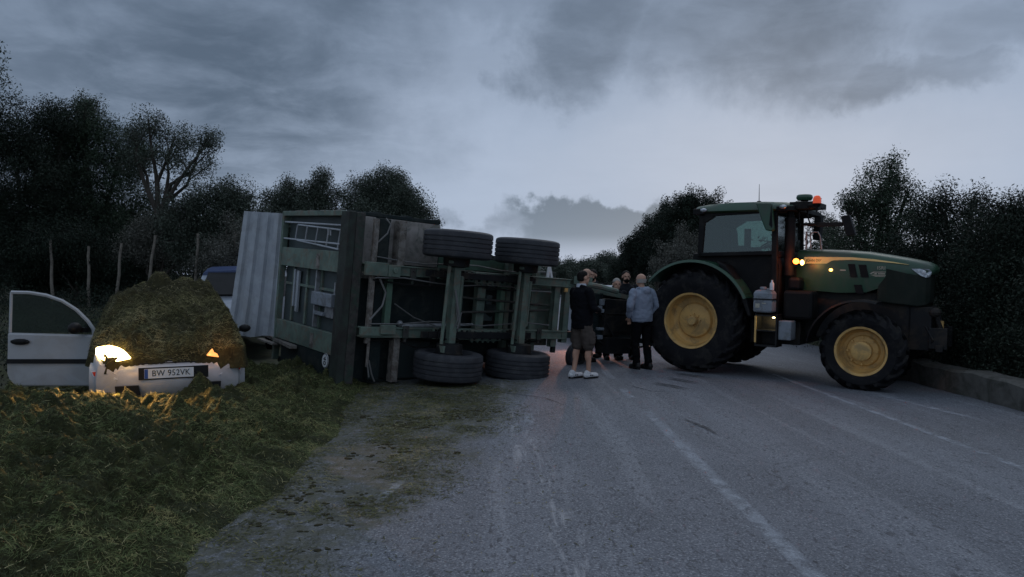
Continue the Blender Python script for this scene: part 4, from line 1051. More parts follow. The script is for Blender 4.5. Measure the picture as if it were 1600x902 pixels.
    m = MB(); B(m, u0 + .01, -1.50, .36, .67, 1.24, 3.47); B(m, u0 + .03, u0 + .04, .36, .67, 1.2, 1.24); m.build('rear_panel', 'rgreen', T, bevel=.008)
    m = MB(); B(m, u0 + .01, -1.50, -.88, -.56, 1.24, 3.47); m.build('rear_panel', 'rgreen', T, bevel=.008)
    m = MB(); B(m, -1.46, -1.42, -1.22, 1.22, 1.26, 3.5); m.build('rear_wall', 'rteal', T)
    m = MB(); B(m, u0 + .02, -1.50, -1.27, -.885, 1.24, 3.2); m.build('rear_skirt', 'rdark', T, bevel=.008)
    m = MB()
    for k in range(3):
        B(m, -1.49, -1.46, -.55, .355, 2.0 + k * .55, 2.06 + k * .55)
    B(m, -1.50, -1.46, .05, .09, 1.3, 3.4); m.build('rear_rib', 'rgreen', T)
    m = MB(); B(m, -1.56, -1.49, -.54, .35, 2.06, 2.10); B(m, -1.54, -1.48, -.15, .20, 1.42, 1.46); B(m, -1.53, -1.48, -.35, -.18, 1.45, 1.75); m.build('rod', 'galv2', T, bevel=.004)
    m = MB(); B(m, -1.62, -1.50, -.18, .02, 1.36, 2.08); B(m, -1.58, -1.5, -.34, -.28, 1.7, 2.05); m.build('control_box', 'greyplastic', T, bevel=.012)
    m = MB(); B(m, -1.53, -1.49, -.38, .30, 2.82, 2.90); B(m, -1.54, -1.50, -.3, .32, 2.95, 3.0); m.build('lamp_bar', 'galv', T, bevel=.006)
    for v in (.51, -.73):
        m = MB(); B(m, u0 + .004, u0 + .011, v - .13, v + .10, 1.93, 2.05); B(m, u0, u0 + .005, v - .10, v + .05, 1.96, 2.02); m.build('registration_plate', 'worn', T)
    # ladder stowed in the upper recess
    lad = MB()

    def bar(a, b_, r_=.014):
        lad.tube([(-1.57, a[0], a[1]), (-1.57, b_[0], b_[1])], r_, 6)
    bar((3.46, 1.10), (1.27, 1.06)); bar((3.46, .82), (1.30, .78)); bar((2.9, 1.055), (1.30, .99)); bar((2.9, .80), (1.34, .70))
    for k in range(5):
        w_ = 1.32 + k * .40; f = k / 4; bar((w_, .99 + .065 * f), (w_ + .06, .70 + .10 * f))
    bar((1.75, 1.0), (1.73, .90)); bar((1.66, .98), (1.65, .90))
    lad.build('ladder', 'galv', T, smooth=60)
    d = MB(); d.lathe([(u0 + .008, .001), (u0 + .008, .115), (u0 + .016, .115)], (0, 1.46, -.985), 28, 'x'); dk = d.build('speed_disc', 'plate', T)
    text_mesh('40', .13, 'ink', dk, 'lettering', frame_mtx((u0 + .006, 1.46, -.985), (0, 0, -1), (0, 1, 0)), .001)
    d = MB(); d.lathe([(u0 + .005, .100), (u0 + .005, .112)], (0, 1.46, -.985), 28, 'x'); d.build('ring', 'ink', dk)
    # corrugated tailgate swung open beyond the rear wall
    V = []; prof = []
    A = np.array((-1.56, 3.50)); Bv = np.array((-2.02, 4.42)); ax = (Bv - A); ln = np.linalg.norm(ax); ax /= ln; nn = np.array((ax[1], -ax[0])) * -1
    k = 0; s = 0; prof = []
    pat = [(0, 0), (.10, 0), (.13, .045), (.24, .045), (.27, 0)]
    reps = 4
    for r_ in range(reps):
        for (a, h) in pat[:-1]:
            prof.append((r_ * .27 + a, h))
    prof.append((reps * .27, 0)); tot = reps * .27
    rows = []
    for (v, sx, off) in ((1.24, .90, .0), (.3, .97, .0), (-.3, 1.02, .01), (-.88, 1.07, .03)):
        for th in (0, .012):
            pass
        rows.append([(A + ax * (a / tot * ln * sx) + nn * (h + off), v - .10 * (a / tot) * (1 if v < 0 else -.0) + .02 * math.sin(a * 9) * (1 if v < -.5 else 0)) for a, h in prof])
    nP = len(prof); V = [(p[0], p[1], v) for row in rows for p, v in row]; V2 = [(p[0] - nn[0] * .012, p[1] - nn[1] * .012, v) for row in rows for p, v in row]
    n0 = len(V); F = []
    for i in range(len(rows) - 1):
        for j in range(nP - 1):
            q = (i * nP + j, i * nP + j + 1, (i + 1) * nP + j + 1, (i + 1) * nP + j); F.append(q); F.append(tuple(n0 + t for t in q[::-1]))
    MB().add(V + V2, F).build('tailgate', 'galv', T)
    m = MB(); B(m, -1.62, -1.5, -.95, -.90, 2.5, 4.2, (0, 0, -.12)); B(m, -1.7, -1.6, -1.0, -.97, 3.3, 4.0); m.build('tailgate_edge', 'worn', T)
    # roller bits along the top edge
    m = MB()
    for k in range(4):
        m.box((-1.5 + .0, 1.5 + k * .5, 1.275), (-1.38, 1.75 + k * .5, 1.30))
    m.build('hinge', 'worn', T)
    # white reflector triangle at the front end
    m = MB(); m.prism([(2.36, .45), (2.56, .45), (2.46, .74), (2.40, .74)], 1.09, 1.11); tr = m.build('reflector', 'plate', T)
    m = MB(); m.prism([(2.44, .46), (2.48, .46), (2.45, .62)], 1.085, 1.09); m.build('mark', 'tblack', tr)
    m = MB(); B(m, 2.62, 2.70, .30, .37, .845, .87); m.build('side_marker', 'marker_dim', T) if 'marker_dim' in M else m.build('side_marker', 'tyellow', T)
    m = MB(); B(m, 2.34, 2.80, .5, .64, 1.3, 1.5); B(m, 2.34, 2.72, -.6, -.45, 1.2, 1.4); m.build('front_bracket', 'rust', T, bevel=.01)
    # drawbar towards the tractor
    m = MB(); m.tube([(2.76, .92, .40), (3.6, .92, .35), (4.34, .90, .27), (4.90, .60, -.40)], [.07, .07, .065, .06], 4); m.build('drawbar_beam', 'rgreen', T)
    m = MB(); m.tube([(2.76, .95, -.48), (3.6, .92, -.46), (4.4, .75, -.52), (4.95, .48, -.60)], [.08, .08, .07, .06], 4); m.build('drawbar_beam', 'rdark', T)
    m = MB(); B(m, 3.62, 4.40, -.46, .22, .76, 1.0); B(m, 3.64, 4.38, -.06, -.04, .745, .76); B(m, 3.74, 4.3, -.40, -.10, .75, .76); B(m, 3.66, 4.3, -.80, -.5, .66, .95); m.build('tool_box', 'steel', T, bevel=.01)
    m = MB(); B(m, 3.0, 3.1, -.42, .36, .88, 1.0); B(m, 3.55, 3.63, -.42, .32, .86, .96); B(m, 3.2, 3.5, -.22, -.12, .84, .9); m.build('drawbar_brace', 'rdark', T, bevel=.006)
    for (a_, b_, c_, d_, e_) in ((3.47, 3.57, .10, .21, .80), (3.44, 3.52, .0, .09, .80), (3.50, 3.58, -.04, .03, .80), (3.46, 3.62, -.37, -.32, .82), (3.48, 3.60, -.54, -.46, .82)):
        m = MB(); B(m, a_, b_, c_, d_, .74, e_); m.build('coupling', 'greyplastic', T, bevel=.012)
    m = MB(); B(m, 3.3, 3.62, -.5, .3, .86, .95); B(m, 3.1, 3.7, -.48, -.36, .8, .86); m.build('drawbar_brace', 'rdark', T, bevel=.006)
    m = MB(); m.tube([(3.3, .84, .1), (3.6, .8, -.1), (3.9, .7, -.55), (4.3, .66, -.70), (4.8, .55, -.62)], .018, 8); m.tube([(3.2, .84, -.05), (3.5, .78, -.55), (3.9, .74, -.74), (4.4, .7, -.68)], .016, 8); m.build('hydraulic_hose', 'hose', T, smooth=60)
    m = MB(); m.tube([(2.85, .62, .48), (3.3, .6, .44), (3.72, .6, .38)], .05, 8); B(m, 2.78, 3.05, .46, .60, .60, .8); m.build('drawbar_tube', 'rgreen', T, smooth=40)
    m = MB(); m.tube([(3.30, .9, -.5), (3.30, .9, -.72)], .05, 10); B(m, 3.22, 3.38, -.74, -.70, .8, 1.0); m.build('jack', 'steel', T, smooth=40)
    road_wheel(T, (3.28, 1.02, -.90), -1, .265, .20, .14, axis='y', grooves=2, name='jockey_wheel')
    m = MB(); m.lathe([(-.03, .06), (.03, .06), (.03, .09), (-.03, .09), (-.03, .06)], (5.03, .44, -.62), 18, 'z'); m.build('tow_eye', 'steel', T, smooth=40)


trailer()

# ------------------------------------------------------------------ white hatchback (local x forward, y left, z up, origin under the front bumper centre)
CARX, CARY, CYAW = -4.02, 8.62, math.atan2(-.914, .407)
CAR = thing('hatchback_car', 'white hatchback buried under silage, near side door wide open and headlamp glowing', 'car', (CARX, CARY, .0), (0, 0, CYAW))


def hatch(T, paint, glassm, full=True):
    # stations: x, half width, bottom, belt, roof z, roof half width
    st = [(-.02, .62, .30, .55, .56, .5), (-.10, .76, .24, .64, .68, .66), (-.30, .82, .20, .72, .80, .72), (-.7, .84, .20, .80, .90, .74), (-1.05, .85, .20, .86, .97, .76), (-1.25, .85, .20, .90, 1.08, .70),
          (-1.75, .85, .20, .93, 1.38, .60), (-2.1, .85, .20, .94, 1.44, .60), (-2.9, .85, .20, .95, 1.44, .58), (-3.4, .84, .22, .97, 1.36, .56), (-3.75, .80, .25, .98, 1.12, .60), (-3.9, .70, .32, .90, .92, .58)]
    rings = []
    for x, h, zb, zl, zr, rh in st:
        half = [(h * .9, zb), (h, zb + .10), (h * 1.01, (zb + zl) / 2), (h * .98, zl - .03), (h * .95, zl), (rh + .02, zr - .06), (rh - .08, zr - .012)]
        rings.append([(x, -a, z) for a, z in half] + [(x, 0, zr)] + [(x, a, z) for a, z in half[::-1]])
    body = MB().loft(rings).build('body', paint, T, smooth=35)
    # windscreen and side glass, set just proud of the shell
    MB().add([(-1.20, -.66, 1.06), (-1.20, .66, 1.06), (-1.74, .54, 1.385), (-1.74, -.54, 1.385), (-1.21, -.66, 1.045), (-1.21, .66, 1.045), (-1.75, .54, 1.37), (-1.75, -.54, 1.37)],
             [(0, 1, 2, 3), (7, 6, 5, 4), (0, 4, 5, 1), (2, 6, 7, 3), (1, 5, 6, 2), (0, 3, 7, 4)]).build('windscreen', glassm, T)
    for s in (-1, 1):
        pts = [(-1.45, .93), (-1.95, 1.34), (-2.85, 1.36), (-3.35, 1.28), (-3.5, 1.0)]
        def yy(z): return np.interp(z, [.93, 1.4], [.835, .615])
        o = [(x, s * (yy(z) + .012), z) for x, z in pts]; i_ = [(x, s * (yy(z) - .01), z) for x, z in pts]; n = len(pts)
        MB().add(o + i_, [tuple(range(n)), tuple(range(2 * n - 1, n - 1, -1))] + [(k, (k + 1) % n, n + (k + 1) % n, n + k) for k in range(n)]).build('side_window', glassm, T)
        for x in (-.78, -3.15):
            c = (x, s * .74, .30)
            road_wheel(T, c, s, .30, .19, .19, mat='rubber', rimmat='galv', grooves=3)
    return body


body = hatch(CAR, 'carwhite', 'carglass')


def car_details():
    T = CAR
    # bumper wrapped round the nose
    rings = []
    for k in range(17):
        a = (k / 16 - .5) * 2; y = a * .85; x = .06 - .34 * abs(a) ** 2.6
        def q(dx, z): return (x - dx, y * (1 - .0), z)
        rings.append([q(.20, .24), q(.02, .26), q(-.03, .34), q(-.035, .44), q(-.01, .54), q(.04, .60), q(.16, .63), q(.25, .58)])
    MB().loft(rings).build('bumper', 'carwhite', T, smooth=45)
    g = MB()
    for k in range(5):
        z = .625 + k * .022; g.box((-.10 - k * .012, -.34, z), (-.06 - k * .012, .34, z + .012))
    g.box((-.16, -.36, .60), (-.12, .36, .74)); g.build('grille', 'carblack', T)
    for sd in (-1, 1):
        MB().prism([(sd * .30, .29), (sd * .55, .29), (sd * .56, .40), (sd * .32, .40)], .05, .10, 'yz').build('air_intake', 'carblack', T)
    # plate
    pl = MB().box((.098, -.26, .475), (.108, .26, .585)); pl = pl.build('licence_plate', 'plate', T)
    MB().box((.090, -.32, .46), (.0975, .42, .60)).build('plate_holder', 'carblack', pl)
    MB().box((.109, -.258, .477), (.1105, -.222, .583)).build('country_band', 'plateblue', pl)
    text_mesh('BW 952VK', .098, 'ink', pl, 'lettering', frame_mtx((.1095, .02, .53), (0, 1, 0), (0, 0, 1)), .001, .86)
    # headlamps: almond lens following the wing
    for s in (-1, 1):
        poly = [(-.36, .0), (-.30, .075), (-.22, .12), (-.12, .145), (.02, .12), (.02, .04), (-.08, -.03), (-.22, -.03)]
        pts = [(s * (.76 + a), .70 + b_) for a, b_ in poly]

        def P(y, z, d): return (-.02 - .60 * max(0, abs(y) - .30) ** 1.4 - .45 * (z - .66) + d, y, z)
        n = len(pts); o = [P(y, z, .05) for y, z in pts]; i_ = [P(y, z, -.05) for y, z in pts]
        F = [tuple(range(n)), tuple(range(2 * n - 1, n - 1, -1))] + [(k, (k + 1) % n, n + (k + 1) % n, n + k) for k in range(n)]
        hl = MB().add(o + i_, F).build('headlight', 'headlamp' if s < 0 else 'headlamp2', T, bevel=.012, label='headlamp glowing warm yellow' if s < 0 else 'headlamp half buried in silage, glowing orange')
        # indicator in the bumper corner
        def shell(poly, d0, d1):
            def bx(y): return .06 - .34 * (min(abs(y), .85) / .85) ** 2.6 + .035
            o = [(bx(y) + d1, s * y, z) for y, z in poly]; i_ = [(bx(y) + d0, s * y, z) for y, z in poly]; n = len(poly)
            return MB().add(o + i_, [tuple(range(n)), tuple(range(2 * n - 1, n - 1, -1))] + [(k, (k + 1) % n, n + (k + 1) % n, n + k) for k in range(n)])
        q = shell([(.54, .468), (.66, .472), (.80, .49), (.825, .55), (.74, .565), (.64, .55)], -.05, .012).build('indicator_light', 'plate', T)
        shell([(.60, .482), (.68, .484), (.79, .50), (.81, .545), (.74, .555), (.67, .545)], .0, .022).build('lens', 'redlens', q)
    lamp('headlight_glow', T, (.30, -.60, .80), (1.0, .50, .14), 2.8, .05)
    lamp('headlight_beam', T, (.20, -.58, .74), (1.0, .52, .15), 190, .04, 120, (1, .05, -.45))
    lamp('headlight_glow', T, (.12, .60, .84), (1.0, .42, .10), .8, .04)
    # opened front door on the car's right side, swung nearly square to the body
    hinge = Vector((-1.22, -.88, .0)); ang = 66
    D = Matrix.Translation(hinge) @ Matrix.Rotation(R_(ang), 4, 'Z')    # door local: x backwards along car = -x ; outer skin faces -y
    prof = [(.02, .25), (-1.06, .25), (-1.10, .42), (-1.10, .93), (.02, .90), (.06, .62)]
    d = MB(); n = len(prof)
    o = [(x, -.05 + (.05 if (z < .3 or z > .9) else 0) * .5, z) for x, z in prof]; i_ = [(x, .06, z) for x, z in prof]
    d.add(o + i_, [tuple(range(n)), tuple(range(2 * n - 1, n - 1, -1))] + [(k, (k + 1) % n, n + (k + 1) % n, n + k) for k in range(n)])
    door = d.build('door', 'carwhite', T, bevel=.02, xf=D)
    fr = [(-.02, .90), (-.03, .98), (-.10, 1.08), (-.24, 1.22), (-.42, 1.335), (-.62, 1.405), (-.84, 1.44), (-1.07, 1.445)]
    f = MB(); f.tube([(x, .02, z) for x, z in fr], [.024] * len(fr), 6); f.tube([(-1.07, .02, 1.445), (-1.09, .02, .93)], .02, 6)
    f.build('window_frame', 'carwhite', door, smooth=50, xf=D)
    gp = [(-.06, .93)] + [(x - .01, z - .015) for x, z in fr[1:]] + [(-1.08, .93)]
    MB().prism(gp, .016, .022).build('window', 'carglass', door, xf=D)
    hd = MB(); hd.sphere((-.92, -.055, .82), (.125, .022, .04), 14); hd.box((-1.02, -.085, .815), (-.84, -.062, .84)); hd.build('handle', 'carblack', door, smooth=50, xf=D)
    MB().box((-1.09, -.063, .545), (.0, -.045, .60)).build('rubbing_strip', 'carblack', door, xf=D)
    m = MB(); m.sphere((-.16, -.16, 1.00), (.07, .11, .075), 12); m.box((-.16, -.1, .94), (-.08, .02, 1.0)); m.build('mirror', 'carblack', door, smooth=50, xf=D)
    tm = MB(); tm.box((-1.02, .05, .3), (-.05, .09, .88)); tm.build('door_trim', 'carblack', door, bevel=.015, xf=D)
    ml = MB(); ml.sphere((-1.35, .93, .93), (.06, .08, .055), 12); ml.box((-1.38, .82, .89), (-1.33, .90, .92)); ml.build('mirror', 'carblack', T, smooth=50)
    # wiper arms and dark scuttle
    sc = MB(); sc.box((-1.22, -.66, .985), (-1.06, .66, 1.02)); sc.tube([(-1.14, -.5, 1.03), (-1.40, -.05, 1.22)], .012, 6); sc.tube([(-1.14, .1, 1.03), (-1.40, .5, 1.22)], .012, 6); sc.build('wiper', 'carblack', T)
    # black sheet on the flank, painted shade of the opening the door left
    MB().prism([(-1.30, .28), (-2.28, .28), (-2.32, .90), (-1.34, .90)], -.875, -.845).build('doorway_shade', 'carblack', T)
    MB().box((-1.75, -.55, .45), (-1.25, .6, 1.0)).build('dashboard', 'carblack', T) if False else None


car_details()

# silver car stopped on the road beyond the men, tail lights on
FAR = thing('hatchback_car', 'silver car stopped on the road behind the group of men, red tail lights on', 'car', (2.30, 21.6, float(camber(2.3))), (0, 0, R_(90)))


def far_car():
    T = FAR
    hatch(T, 'palepaint', 'carglass')
    for sd in (-1, 1):
        MB().prism([(sd * .56, .72), (sd * .74, .72), (sd * .76, .95), (sd * .62, .95)], -3.93, -3.86, 'yz').build('tail_light', 'redlamp', T, bevel=.01)
        if sd > 0: lamp('tail_light_glow', T, (-4.05, sd * .64, .85), (1.0, .40, .24), 95, .06, 62, (-1, .26, -.16))
    MB().prism([(-.5, 1.0), (.5, 1.0), (.46, 1.33), (-.46, 1.33)], -3.80, -3.62, 'yz').build('rear_window', 'carblack', T)
    MB().box((-3.98, -.78, .34), (-3.80, .78, .62)).build('bumper', 'palepaint', T, bevel=.04)


far_car()

# blue van mostly hidden behind the mound
VAN = thing('van', 'blue van with pale lower side, mostly hidden between silage mound and corrugated panel', 'van', (-5.55, 14.2, .15), (0, 0, R_(-80)))


def van():
    T = VAN
    st = [(0, .70, .35, .8, .82), (-.25, .82, .3, .95, 1.0), (-.9, .86, .28, 1.0, 1.12), (-1.5, .86, .28, 1.05, 1.62), (-1.9, .86, .28, 1.06, 1.72), (-3.2, .86, .28, 1.06, 1.72), (-3.9, .84, .3, 1.06, 1.60), (-4.1, .8, .35, 1.0, 1.1)]
    rings = []; rr = []
    for x, h, zb, zl, zr in st:
        rings.append([(x, -h * .95, zb), (x, -h, zb + .15), (x, -h, zl), (x, -h * .86 if zr > 1.3 else -h * .9, zr - .10), (x, h * .86 if zr > 1.3 else h * .9, zr - .10), (x, h, zl), (x, h, zb + .15), (x, h * .95, zb)])
        if zr > 1.5:
            rr.append([(x, -h * .87, zr - .115), (x, -h * .84, zr - .05), (x, -h * .72, zr - .012), (x, 0, zr + .01), (x, h * .72, zr - .012), (x, h * .84, zr - .05), (x, h * .87, zr - .115)])
    MB().loft(rings).build('body', 'palepaint', T, smooth=30)
    MB().loft(rr).build('roof', 'blue', T, smooth=40)
    for s in (-1, 1):
        m = MB(); m.add([(-1.65, s * .868, 1.06), (-3.7, s * .868, 1.06), (-3.6, s * .772, 1.50), (-1.85, s * .772, 1.50)] + [(-1.65, s * .84, 1.06), (-3.7, s * .84, 1.06), (-3.6, s * .74, 1.50), (-1.85, s * .74, 1.50)], [(0, 1, 2, 3), (4, 5, 6, 7), (0, 1, 5, 4), (1, 2, 6, 5), (2, 3, 7, 6), (3, 0, 4, 7)])
        m.build('side_window', 'carblack', T)
        for x in (-.8, -3.3):
            road_wheel(T, (x, s * .76, .31), s, .31, .2, .19, mat='rubber', rimmat='galv', grooves=3)
    MB().add([(-.93, -.66, 1.13), (-.93, .66, 1.13), (-1.50, .62, 1.585), (-1.50, -.62, 1.585), (-.97, -.66, 1.10), (-.97, .66, 1.10), (-1.54, .62, 1.55), (-1.54, -.62, 1.55)], [(0, 1, 2, 3), (7, 6, 5, 4), (0, 4, 5, 1), (2, 6, 7, 3), (1, 5, 6, 2), (0, 3, 7, 4)]).build('windscreen', 'carblack', T)
    for s in (-1, 1):
        MB().sphere((-.10, s * .6, .78), (.10, .16, .10), 12).build('headlight', 'lampglass', T, smooth=60)


van()


# ------------------------------------------------------------------ silage
def heap_h(x, y):
    x = np.asarray(x, float); y = np.asarray(y, float)
    p = np.stack([x, y, 0 * x], -1)
    edge = -1.80 + .35 * (fbm(p * [.0, .9, 1], 21, 3) - .5) - .35 * sst(y, 7.5, 11.5) + .12 * (fbm(p * 3.0, 22, 3) - .5)
    d = edge - x
    h = .46 * (1 - np.exp(-np.clip(d, 0, 9) / 1.0)) * (1 - .06 * sst(y, 6.6, 8.0)) * (1 - .2 * sst(y, 9.5, 11.0)) * (1 - sst(y, 7.7, 8.7) * sst(-x, 4.6, 5.0))
    h = h + .34 * np.exp(-(((x + 3.62) / .20) ** 2 + ((y - 8.40) / .18) ** 2)) + .10 * np.exp(-(((x + 3.0) / .5) ** 2 + ((y - 10.2) / .6) ** 2))
    h = h + .08 * np.exp(-(((x + 4.9) / .6) ** 2 + ((y - 7.2) / .4) ** 2))
    h = h - .06 * sst(y, 7.9, 8.5) * np.exp(-((x + 3.9) / 1.0) ** 4) * (1 - sst(y, 9.2, 9.8)) - .10 * np.exp(-(((x + 4.3) / .75) ** 2 + ((y - 8.2) / .38) ** 2))
    n = .28 * (fbm(p * 1.7, 1, 3) - .5) + .24 * (fbm(p * 4.2 + 7, 2, 3) - .5) + .17 * (fbm(p * 11 + 3, 3, 3) - .5) + .06 * (vnoise(p * 27, 8) - .5)
    n = n + .15 * (fbm(p * 7.3 + 5, 17, 2) - .5) + .10 * (np.abs(fbm(p * 3.1 + 2, 15, 3) - .5) * -4 + .35)
    h = h + n * sst(d, -.05, .7)
    h = h * sst(d, 0, .12) - .03
    h = h * (1 - sst(y, 11.2, 12.3) * .9) * (1 - sst(-x, 6.6, 7.6)) * sst(y, 1.2, 2.0)
    h = np.where(d < 0, -.05, h)
    return h - .03 * (1 - sst(y, 1.2, 1.8)) - .05 * sst(-x, 7.0, 7.6) - .05 * sst(y, 11.6, 12.3)


def strands(P, Nrm, n_seg, Lr, Wr, lift, name, mat, parent=None):
    N = len(P); a = rng.uniform(0, 2 * np.pi, N)
    t1 = np.stack([np.cos(a), np.sin(a), np.zeros(N)], 1); t1 -= Nrm * (t1 * Nrm).sum(1, keepdims=True); t1 /= np.linalg.norm(t1, axis=1, keepdims=True) + 1e-9
    s1 = np.cross(Nrm, t1); L = rng.uniform(*Lr, (N, 1)) * rng.uniform(.5, 1, (N, 1)); W = rng.uniform(*Wr, (N, 1))
    l1 = rng.uniform(-.15, lift, (N, 1)); bend = rng.uniform(-.5, .5, (N, 1)); sag = rng.uniform(.0, .9, (N, 1)) * lift
    V = []
    for k in range(n_seg + 1):
        f = k / n_seg
        c = P + t1 * L * (f - .3) + s1 * L * bend * f * f + Nrm * (L * (l1 * f - sag * f * f) + .004)
        w = W * (1 - .65 * f) * .5
        tw = s1 + Nrm * rng.uniform(-.6, .6, (N, 1))
        V += [c - tw * w, c + tw * w]
    V = np.stack(V, 1).reshape(-1, 3); k = 2 * (n_seg + 1); base = np.arange(N)[:, None] * k
    F = np.concatenate([base + np.array([2 * q, 2 * q + 1, 2 * q + 3, 2 * q + 2]) for q in range(n_seg)], 0)
    tc = rng.uniform(0, 1, N); cl_ = fbm(P * 3.3, 61, 3)
    tint = np.repeat(np.where(tc > .93, tc, np.clip(tc * .55 + (cl_ - .5) * 2.2 + .2, 0, .93)), k)
    o = link(name, fast_mesh(name, V, F, tint), mat, parent); return o


def normals(hf, x, y, e=.03):
    n = np.stack([-(hf(x + e, y) - hf(x - e, y)) / (2 * e), -(hf(x, y + e) - hf(x, y - e)) / (2 * e), np.ones_like(x)], 1)
    return n / np.linalg.norm(n, axis=1, keepdims=True)


hp = link('silage_heap', grid_mesh('silage_heap', np.arange(-7.6, -1.3, .028), np.arange(1.2, 12.4, .030), heap_h, lambda X, Y, Z: Z > -.02), 'silagebase')
tag(hp, 'broad heap of green brown silage spilled over the left verge and road edge', 'silage heap', kind='stuff')
N = 520000
y = 2.2 + 9.6 * rng.uniform(0, 1, N) ** 1.25; x = rng.uniform(-7.2, -1.3, N)
k = (x > -.76 * y - .9) & (heap_h(x, y) > -.012); x, y = x[k], y[k]
strands(np.stack([x, y, heap_h(x, y)], 1), normals(heap_h, x, y), 2, (.02, .075), (.002, .005), .5, 'fibres', 'silage', hp)


def mound_h(xw, yw):
    """silage lying over hood, windscreen and roof of the car (world coordinates)"""
    dx, dy = xw - CARX, yw - CARY; c, s = math.cos(CYAW), math.sin(CYAW)
    xl = dx * c + dy * s; yl = -dx * s + dy * c; b = -xl
    p = np.stack([xw, yw, 0 * xw], -1)
    top = np.interp(b, [.02, .10, .25, .5, .9, 1.3, 1.7, 2.1, 2.6, 3.1, 3.4], [.58, .78, .92, 1.08, 1.29, 1.47, 1.56, 1.58, 1.50, 1.28, .9])
    wd = np.interp(b, [.0, .3, .9, 1.6, 2.2, 2.8, 3.4], [.80, .93, .98, .96, .90, .78, .6]) + .14 * (fbm(p * 2.2, 31, 3) - .5)
    yo = yl - np.interp(b, [0, .3, .6, 1.5], [.16, .08, .0, .0])
    wd = np.where(yo > 0, wd * .85, wd * .93)
    q = np.clip(1 - np.abs(yo / wd) ** 3.0, 0, 1) ** .60
    n = .20 * (fbm(p * 1.9 + 4, 32, 2) - .5) + .28 * (fbm(p * 3.6, 33, 3) - .5) + .24 * (fbm(p * 8, 34, 3) - .5) + .10 * (fbm(p * 20, 35, 2) - .5)
    zb = np.interp(b, [.0, .25, .6, 1.0], [.625, .66, .68, .70])
    z = zb + (top - zb) * q + n * sst(q, .0, .35)
    z = z + .24 * np.exp(-(((b - .30) / .24) ** 2 + ((yl - .58) / .26) ** 2)) * (q > 0)
    return np.where((q <= 0) | (b < .06) | (b > 3.4), zb - .10, z)


md = link('silage_mound', grid_mesh('silage_mound', np.arange(-6.9, -2.8, .026), np.arange(8.0, 12.6, .026), mound_h, lambda X, Y, Z: Z > .615), 'silagebase_brown')
tag(md, 'rounded mound of silage covering the hood and windscreen of the white car', 'silage heap', kind='stuff')
N = 120000
x = rng.uniform(-6.6, -2.9, N); y = rng.uniform(8.3, 12.0, N); z = mound_h(x, y); k = z > .64; x, y, z = x[k], y[k], z[k]
strands(np.stack([x, y, z], 1), normals(mound_h, x, y), 2, (.02, .085), (.0025, .006), .5, 'fibres', 'silage_brown', md)

# thin scatter on the asphalt
N = 150000
y = 2.6 + 10.0 * rng.uniform(0, 1, N) ** 1.2; x = rng.uniform(-2.6, .9, N)
pp = np.stack([x, y, 0 * x], -1)
lim = -1.05 + .17 * (y - 4.0) + 1.3 * (fbm(pp * 1.1, 41, 4) - .5)
dens = sst(lim - x, -.5, .55) * np.maximum(sst(fbm(pp * 2.3, 44, 4), .36, .62), .75 * sst(y, 6.5, 9.0) * sst(-x, .3, 1.4)) + .010
track = 1 - .75 * np.exp(-((x + 1.62 + .05 * np.sin(y)) / .16) ** 2)
k = (rng.uniform(0, 1, N) < dens * track * (1 - sst(y, 10.8, 12))); x, y = x[k], y[k]
nz = np.zeros((len(x), 3)); nz[:, 2] = 1
sc = strands(np.stack([x, y, camber(x) + .006], 1), nz, 2, (.02, .09), (.003, .009), .22, 'silage_scatter', 'scatter')
tag(sc, 'thin trampled scatter of silage strands across the asphalt beside the heap', 'silage scatter', kind='stuff')
# small dark clods
cl = []
for (cx, cy, n_, sx, sy) in ((-.95, 8.55, 60, .30, .10), (-1.15, 8.1, 50, .20, .10), (-.55, 8.95, 30, .28, .07), (-1.05, 6.8, 30, .3, .4), (-1.3, 5.2, 40, .25, .6)):
    for _ in range(n_):
        cl.append((cx + random.gauss(0, sx), cy + random.gauss(0, sy), random.uniform(.010, .034)))
for _ in range(90):
    cl.append((random.uniform(-1.2, 4.4), random.uniform(3.4, 10.5), random.uniform(.004, .011)))
m = MB()
for (a, b_, r_) in cl:
    for _q in range(4 if r_ > .012 else 1):
        rr_ = r_ * random.uniform(.35, .75); m.sphere((a + random.gauss(0, r_), b_ + random.gauss(0, r_ * .8), float(camber(a)) + rr_ * .3), (rr_ * random.uniform(.8, 1.8), rr_ * random.uniform(.7, 1.3), rr_ * .55), 6)
o = m.build('silage_clods', 'clod'); tag(o, 'dark clods and crumbs lying loose on the asphalt in front of the trailer', 'clods', kind='stuff')


# ------------------------------------------------------------------ people
def remesh(mb, name, voxel, mat, parent, smooth_it=6, wrinkle=0.0, seed=0):
    me = mb.mesh('tmp'); o = bpy.data.objects.new('tmp', me); COL.objects.link(o)
    r = o.modifiers.new('r', 'REMESH'); r.mode = 'VOXEL'; r.voxel_size = voxel; r.use_smooth_shade = True
    s = o.modifiers.new('s', 'SMOOTH'); s.factor = .5; s.iterations = smooth_it
    dg = bpy.context.evaluated_depsgraph_get(); me2 = bpy.data.meshes.new_from_object(o.evaluated_get(dg))
    bpy.data.objects.remove(o); bpy.data.meshes.remove(me)
    if wrinkle:
        n = len(me2.vertices); co = np.empty(n * 3, np.float32); me2.vertices.foreach_get('co', co); co = co.reshape(-1, 3)
        no = np.empty(n * 3, np.float32); me2.vertices.foreach_get('normal', no); no = no.reshape(-1, 3)
        f = (fbm(co * [9, 9, 16], seed, 3) - .5)[:, None]; co = co + no * f * wrinkle; me2.vertices.foreach_set('co', co.astype(np.float32).ravel())
    me2.name = name
    for p in me2.polygons: p.use_smooth = True
    me2.materials.clear()
    return link(name, me2, mat, parent)


